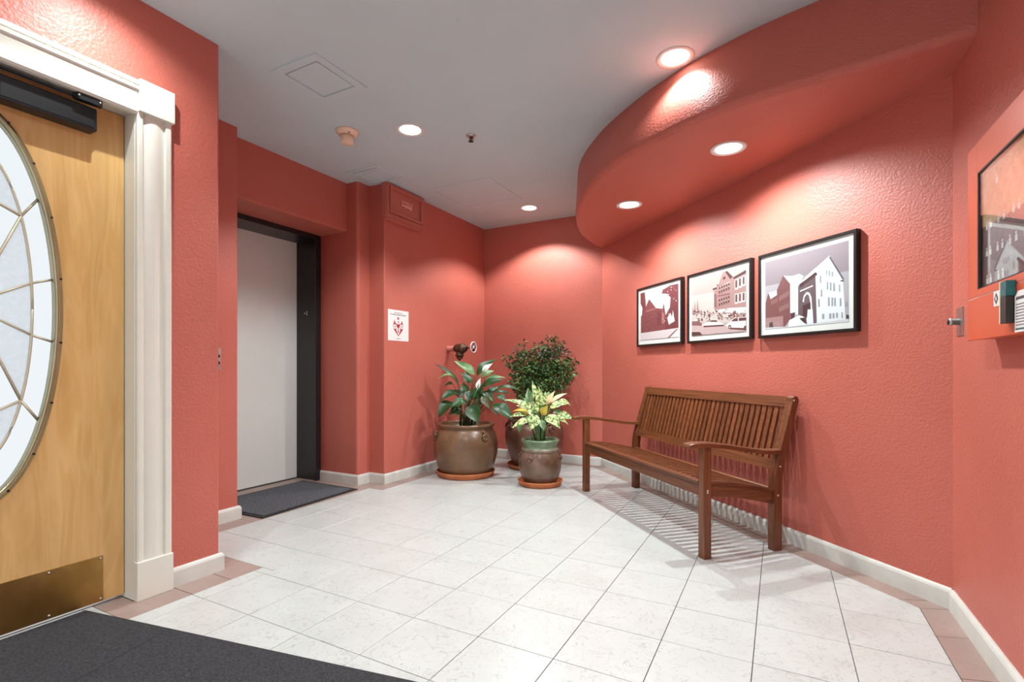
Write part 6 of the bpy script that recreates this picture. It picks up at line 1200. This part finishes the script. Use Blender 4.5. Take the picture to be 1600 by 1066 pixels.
LEAVES = [  # base x,y,depth   tip x,y,depth   width(px)  material  arch  normal(right,forward,up)  droop
    (716, 602, .00, 677, 569, .05, 8, 'leafbrown', .10, (.3, -.6, .7), 0), (712, 594, -.05, 681, 593, -.10, 9, 'leafpale', .22, (0, -.3, .9), 0),
    (707, 601, .05, 692, 606, .08, 8, 'leaf', .15, (0, -.5, .8), 0), (714, 616, -.08, 686, 627, -.16, 13, 'leaf', .16, (-.2, -.7, .7), 0),
    (707, 630, -.10, 683, 655, -.18, 17, 'leaf', .18, (-.3, -.8, .5), 0), (728, 629, -.14, 702, 638, -.20, 13, 'leaf', .14, (0, -.7, .7), 0),
    (719, 640, -.10, 699, 649, -.16, 11, 'leaf', .12, (0, -.8, .5), 0), (741, 586, .00, 708, 564, -.02, 12, 'leafpale', .06, (.3, -.8, .6), 0),
    (738, 600, -.06, 716, 583, -.08, 8, 'leaf', .08, (.3, -.6, .7), 0), (744, 588, .02, 776, 561, .06, 13, 'leaf', .10, (-.4, -.7, .6), 0),
    (752, 606, -.05, 788, 594, -.10, 11, 'leaf', .10, (-.1, -.7, .7), 0), (757, 594, .04, 790, 591, .05, 8, 'leafpale', .08, (0, -.5, .9), 0),
    (772, 610, .02, 820, 616, .04, 8, 'leaf', .16, (0, -.4, .9), 0), (772, 615, .10, 800, 618, .14, 7, 'leaf', .12, (0, -.5, .9), 0),
    (774, 619, -.06, 792, 632, -.10, 9, 'leaf', .14, (.2, -.6, .7), 0), (768, 634, -.14, 804, 662, -.22, 15, 'leaf', .16, (.3, -.8, .5), 0),
    (734, 634, -.18, 746, 664, -.26, 18, 'leaf', .14, (0, -1, .3), 0), (752, 613, -.04, 772, 631, -.08, 10, 'leaf', .14, (.2, -.8, .5), 0),
    (733, 612, -.10, 729, 630, -.16, 11, 'leaf', .10, (0, -1, .3), 0), (753, 620, -.12, 764, 640, -.18, 11, 'leafbrown', .10, (.2, -1, .3), 0),
    (766, 638, -.06, 779, 652, -.10, 4, 'leafbrown', .10, (.2, -1, .3), 0), (745, 618, .04, 752, 600, .06, 11, 'leaf', .05, (0, -1, .3), 0),
    (738, 626, -.02, 742, 606, -.03, 12, 'leaf', .05, (0, -1, .2), 0), (748, 632, -.02, 760, 612, -.02, 12, 'leaf', .05, (0, -1, .2), 0),
    (728, 618, .06, 722, 598, .08, 11, 'leaf', .05, (0, -1, .2), 0), (742, 640, -.08, 748, 622, -.08, 10, 'leafbrown', .05, (0, -1, .2), 0),
    (722, 622, .12, 700, 612, .20, 11, 'leaf', .10, (0, -.6, .8), 0), (760, 620, .14, 782, 605, .22, 11, 'leaf', .10, (0, -.6, .8), 0),
    (752, 590, .10, 772, 580, .16, 11, 'leafpale', .10, (-.3, -.7, .6), 0), (731, 600, .10, 726, 580, .16, 10, 'leaf', .06, (0, -.8, .5), 0),
    (716, 646, -.14, 708, 652, -.20, 5, 'leafbrown', .05, (0, -1, .3), 0)]
for bx_, by_, bd, tx, ty, td, w, m_, ar, nr, dr_ in LEAVES:
    b_ = PX(bx_, by_, bd) - lo; tt = PX(tx, ty, td) - lo
    nv = RT * nr[0] + FW * nr[1] + Vector((0, 0, nr[2]))
    lf_ = leaf('leaf', b_, tt, w * PXB * 1.3, M[m_], lily, ar, nv)
    root = Vector((random.uniform(-0.05, 0.05), random.uniform(-0.05, 0.05), -0.005)) + RT * ((bx_ - 735) * PXB * 0.25)
    midp = root * 0.45 + b_ * 0.55 + Vector((0, 0, 0.05)) - (RT * ((bx_ - 735) * PXB * 0.25))
    pts = bez(root, midp, b_)
    v, f = tube_data(pts, [0.006 - 0.0035 * i / 7 for i in range(8)], 6)
    mesh_obj('stalk', v, f, M['petiole'], lf_, True)
for (bx_, by_, tx, ty, w, d, nr) in ((753, 582, 769, 568, 9, -0.02, (-.5, -.9, .3)), (745, 609, 750, 591, 7, -0.14, (-.2, -1, .1))):
    b_ = PX(bx_, by_, d) - lo; tt = PX(tx, ty, d) - lo
    br_ = leaf('flower_bract', b_, tt, w * PXB, M['spathe'], lily, 0.05, RT * nr[0] + FW * nr[1] + Vector((0, 0, nr[2])), 0.3)
    tube('flower_stalk', bez(Vector((0.02, 0, 0)), Vector((b_.x * 0.5, b_.y * 0.5, b_.z * 0.8)), b_), 0.004, M['leafpale'], br_, 6)
    sdx = (tt - b_).normalized()
    tube('spadix', [b_ + sdx * 0.012 - FW * 0.010, b_ + sdx * 0.055 - FW * 0.012], [0.005, 0.004], M['leafpale'], br_, 8)

# ---------- small pot with variegated plant
SP = Vector((-1.853, 4.010, 0)); PXS = 4.41 / 787.0
t = thing('plant_saucer', 'terracotta saucer under the small green rimmed pot', 'saucer', tuple(SP))
lathe('dish', [(0.166, 0.0), (0.182, 0.004), (0.192, 0.032), (0.198, 0.046), (0.192, 0.049), (0.185, 0.040), (0.172, 0.013), (0.0, 0.011)], M['terracotta'], t, 48)
pot = thing('green_rimmed_planter', 'small mottled brown pot with a pale green glazed rim', 'plant pot', (SP.x, SP.y, 0.0125))
PROF = [(0.125, 0.0), (0.140, 0.012), (0.168, 0.07), (0.184, 0.13), (0.188, 0.18), (0.180, 0.235), (0.164, 0.272), (0.156, 0.286), (0.160, 0.292), (0.164, 0.300), (0.160, 0.309), (0.150, 0.313), (0.145, 0.320), (0.146, 0.335), (0.152, 0.352), (0.160, 0.364), (0.166, 0.372), (0.166, 0.382), (0.158, 0.389), (0.146, 0.387), (0.140, 0.374), (0.138, 0.345)]
lathe('vessel', PROF, None, pot, 56, mats=[M['potgrey'], M['glazepale'], M['glazegreen']], matfn=lambda i: 0 if i < 7 else 1 if i < 11 else 2)
lathe('soil', [(0.139, 0.352), (0.07, 0.360), (0.0, 0.362)], M['soil'], pot, 36)
for a in (-93, 15, 123, 205): lug(pot, math.radians(a), 0.172, 0.232, M['potgrey'], 0.85)
PS = lambda x, y, d=0.0: Vector((SP.x, SP.y, 0)) + RT * ((x - 800) / 787.0 * (4.41 + d) - (SP.x * RT.x + SP.y * RT.y)) + FW * d + Vector((0, 0, CAM_H + (575 - y) / 787.0 * (4.41 + d)))
ag = thing('variegated_plant', 'cream and green variegated leafy plant in the small pot', 'plant', (SP.x, SP.y, 0.372))
lo = Vector(ag.location)
AGL = [
    (841, 634, .00, 831, 595, .04, 9, 'variegated', .05, (.2, -1, .3)), (848, 640, -.03, 841, 604, -.03, 14, 'variegated', .05, (0, -1, .2)), (829, 632, .04, 825, 606, .08, 11, 'leafpale', .05, (0, -1, .2)),
    (834, 640, -.02, 789, 625, -.06, 9, 'variegated', .10, (.1, -.7, .7)), (838, 634, .02, 818, 632, .04, 9, 'variegated', .12, (0, -.5, .8)), (828, 650, .00, 801, 643, .04, 8, 'varyellow', .22, (0, -.5, .8)),
    (829, 656, -.08, 800, 669, -.14, 10, 'variegated', .10, (-.2, -.8, .6)), (839, 649, -.12, 828, 673, -.18, 14, 'variegated', .10, (0, -1, .3)), (815, 656, .02, 811, 676, .04, 9, 'leafpale', .08, (-.2, -1, .3)),
    (846, 648, -.08, 856, 634, -.12, 10, 'varyellow', .08, (0, -1, .4)), (853, 634, .00, 867, 611, .02, 8, 'varpink', .06, (-.4, -.8, .4)), (860, 630, .06, 886, 615, .10, 6, 'varpink', .12, (-.4, -.7, .5)),
    (858, 639, -.04, 886, 632, -.08, 12, 'variegated', .12, (0, -.6, .8)), (868, 628, .04, 893, 637, .06, 8, 'variegated', .22, (.1, -.5, .8)), (857, 648, -.10, 875, 670, -.16, 13, 'variegated', .10, (.2, -1, .3)),
    (870, 648, -.04, 896, 656, -.08, 11, 'variegated', .12, (.2, -.8, .6)), (838, 646, -.06, 836, 630, -.05, 9, 'variegated', .05, (0, -1, .2)), (826, 640, -.06, 834, 652, -.10, 7, 'variegated', .12, (0, -.8, .5)),
    (864, 646, .04, 884, 645, .10, 10, 'leafpale', .10, (0, -.6, .8)), (848, 630, .08, 858, 612, .12, 10, 'leafpale', .06, (0, -1, .3)), (836, 638, .10, 818, 622, .16, 10, 'leafpale', .08, (0, -.8, .5)),
    (852, 652, -.12, 866, 664, -.18, 8, 'variegated', .10, (.2, -1, .3)), (833, 652, -.10, 816, 662, -.16, 8, 'variegated', .10, (-.2, -1, .3)), (851, 640, .02, 852, 612, .04, 9, 'variegated', .05, (0, -1, .2)),
    (862, 640, .08, 880, 624, .14, 8, 'leafpale', .10, (0, -.7, .6)), (830, 644, .08, 806, 634, .14, 8, 'variegated', .12, (0, -.6, .8)), (846, 656, -.10, 850, 674, -.15, 8, 'leafpale', .08, (0, -1, .2)),
    (860, 650, .02, 888, 664, .04, 8, 'variegated', .14, (.2, -.7, .6)), (824, 650, -.02, 796, 652, -.04, 8, 'variegated', .14, (-.1, -.6, .7))]
for bx_, by_, bd, tx, ty, td, w, m_, ar, nr in AGL:
    b_ = PS(bx_, by_, bd) - lo; tt = PS(tx, ty, td) - lo
    nv = RT * nr[0] + FW * nr[1] + Vector((0, 0, nr[2]))
    lf_ = leaf('leaf', b_, tt, w * PXS * 1.2, M[m_], ag, ar, nv, 0.14)
    root = RT * ((bx_ - 845) * PXS * 0.25) + FW * (bd * 0.3) + Vector((0, 0, -0.01))
    mid_ = Vector((root.x * 1.2, root.y * 1.2, b_.z * 0.75))
    v, f = tube_data(bez(root, mid_, b_), [0.007 - 0.004 * i / 7 for i in range(8)], 6)
    mesh_obj('stalk', v, f, M['leafpale'] if m_ != 'leafpale' else M['petiole'], lf_, True)

# ---------- back pot with bushy shrub
KP = Vector((-2.237, 4.700, 0))
t = thing('plant_saucer', 'terracotta saucer under the dark pot at the back', 'saucer', tuple(KP))
lathe('dish', [(0.235, 0.0), (0.258, 0.004), (0.274, 0.028), (0.280, 0.040), (0.273, 0.043), (0.266, 0.034), (0.245, 0.013), (0.0, 0.011)], M['terracotta'], t, 48)
pot = thing('dark_planter', 'dark brown stoneware pot behind the other two pots', 'plant pot', (KP.x, KP.y, 0.0125))
lathe('vessel', [(0.200, 0.0), (0.222, 0.018), (0.262, 0.12), (0.295, 0.24), (0.304, 0.32), (0.296, 0.39), (0.270, 0.435), (0.256, 0.450), (0.262, 0.460), (0.272, 0.470), (0.270, 0.484), (0.255, 0.488), (0.240, 0.478), (0.236, 0.44)], M['potdark'], pot, 56)
lathe('soil', [(0.237, 0.444), (0.12, 0.450), (0.0, 0.452)], M['soil'], pot, 36)
for a in (-170, -118, -30, 60, 120): lug(pot, math.radians(a), 0.284, 0.40, M['potdark'], 1.2)
sh = thing('bushy_shrub', 'bushy small leaved green shrub in the back pot', 'plant', (KP.x, KP.y, 0.460))
random.seed(21)
blobs = []   # centre (right, depth, z above root), radius
for (x, y, d, r) in ((846, 590, 0, .20), (822, 585, -.05, .17), (868, 588, .0, .17), (845, 566, .03, .20), (870, 562, 0, .15), (823, 567, .05, .14), (812, 550, .02, .07), (800, 567, 0, .07), (885, 582, -.02, .10), (835, 607, .0, .15), (858, 606, -.05, .14),
                     (862, 545, .03, .10), (845, 548, -.03, .09), (872, 537, .0, .06), (896, 565, .02, .05), (815, 598, .06, .12), (820, 612, 0, .10), (789, 560, 0, .035), (818, 536, 0, .03), (858, 528, 0, .035)):
    D_ = 5.2 + d
    c_ = RT * ((x - 835) / 787.0 * D_) + FW * d + Vector((0, 0, CAM_H + (575 - y) / 787.0 * D_ - 0.460))
    blobs.append((c_, r))
# branches: four stems that fork towards the leaf masses
stems = []
for i, (c_, r) in enumerate(blobs):
    root = Vector((random.uniform(-0.05, 0.05), random.uniform(-0.05, 0.05), 0))
    k = Vector((c_.x * 0.35, c_.y * 0.35, c_.z * 0.5))
    pts = bez(root, k, c_, 6)
    v, f = tube_data(pts, [0.009 - 0.0011 * q for q in range(7)], 6)
    mesh_obj('branch', v, f, M['bark'], sh, True)
wall_c = Vector((KP.x, KP.y, 0))
v = []; f = []; fm = []
tot = sum(r * r for _, r in blobs)
for c_, r in blobs:
    n = int(4600 * r * r / tot)
    for q in range(n):
        while True:
            p = Vector((random.uniform(-1, 1), random.uniform(-1, 1), random.uniform(-1, 1)))
            if 0.15 < p.length < 1: break
        pos = c_ + Vector((p.x, p.y, p.z * 0.85)) * r
        if KP.y + pos.y > 5.03: pos.y = 5.03 - KP.y - random.uniform(0, 0.05)
        out = (p + Vector((0, 0, -0.25)) + Vector((random.uniform(-.6, .6), random.uniform(-.6, .6), random.uniform(-.5, .3)))).normalized()
        sd_ = out.cross(Vector((random.uniform(-1, 1), random.uniform(-1, 1), 1))).normalized()
        nr_ = sd_.cross(out)
        L = random.uniform(0.028, 0.050); W = L * 0.27
        n0 = len(v)
        v += [pos, pos + out * L * 0.45 + sd_ * W + nr_ * 0.004, pos + out * L, pos + out * L * 0.45 - sd_ * W + nr_ * 0.004, pos + out * L * 0.5]
        m_ = 2 if (pos.z > 0.66 and random.random() < 0.35) else (1 if random.random() < 0.5 else 0)
        f += [(n0, n0 + 1, n0 + 4), (n0 + 1, n0 + 2, n0 + 4), (n0 + 2, n0 + 3, n0 + 4), (n0 + 3, n0, n0 + 4)]; fm += [m_] * 4
me = bpy.data.meshes.new('foliage'); me.from_pydata([tuple(q) for q in v], [], f)
for k in ('shrub1', 'shrub2', 'shrub3'): me.materials.append(M[k])
me.polygons.foreach_set('material_index', fm)
fo = bpy.data.objects.new('foliage', me); COL.objects.link(fo); fo.parent = sh; fo['kind'] = 'stuff'
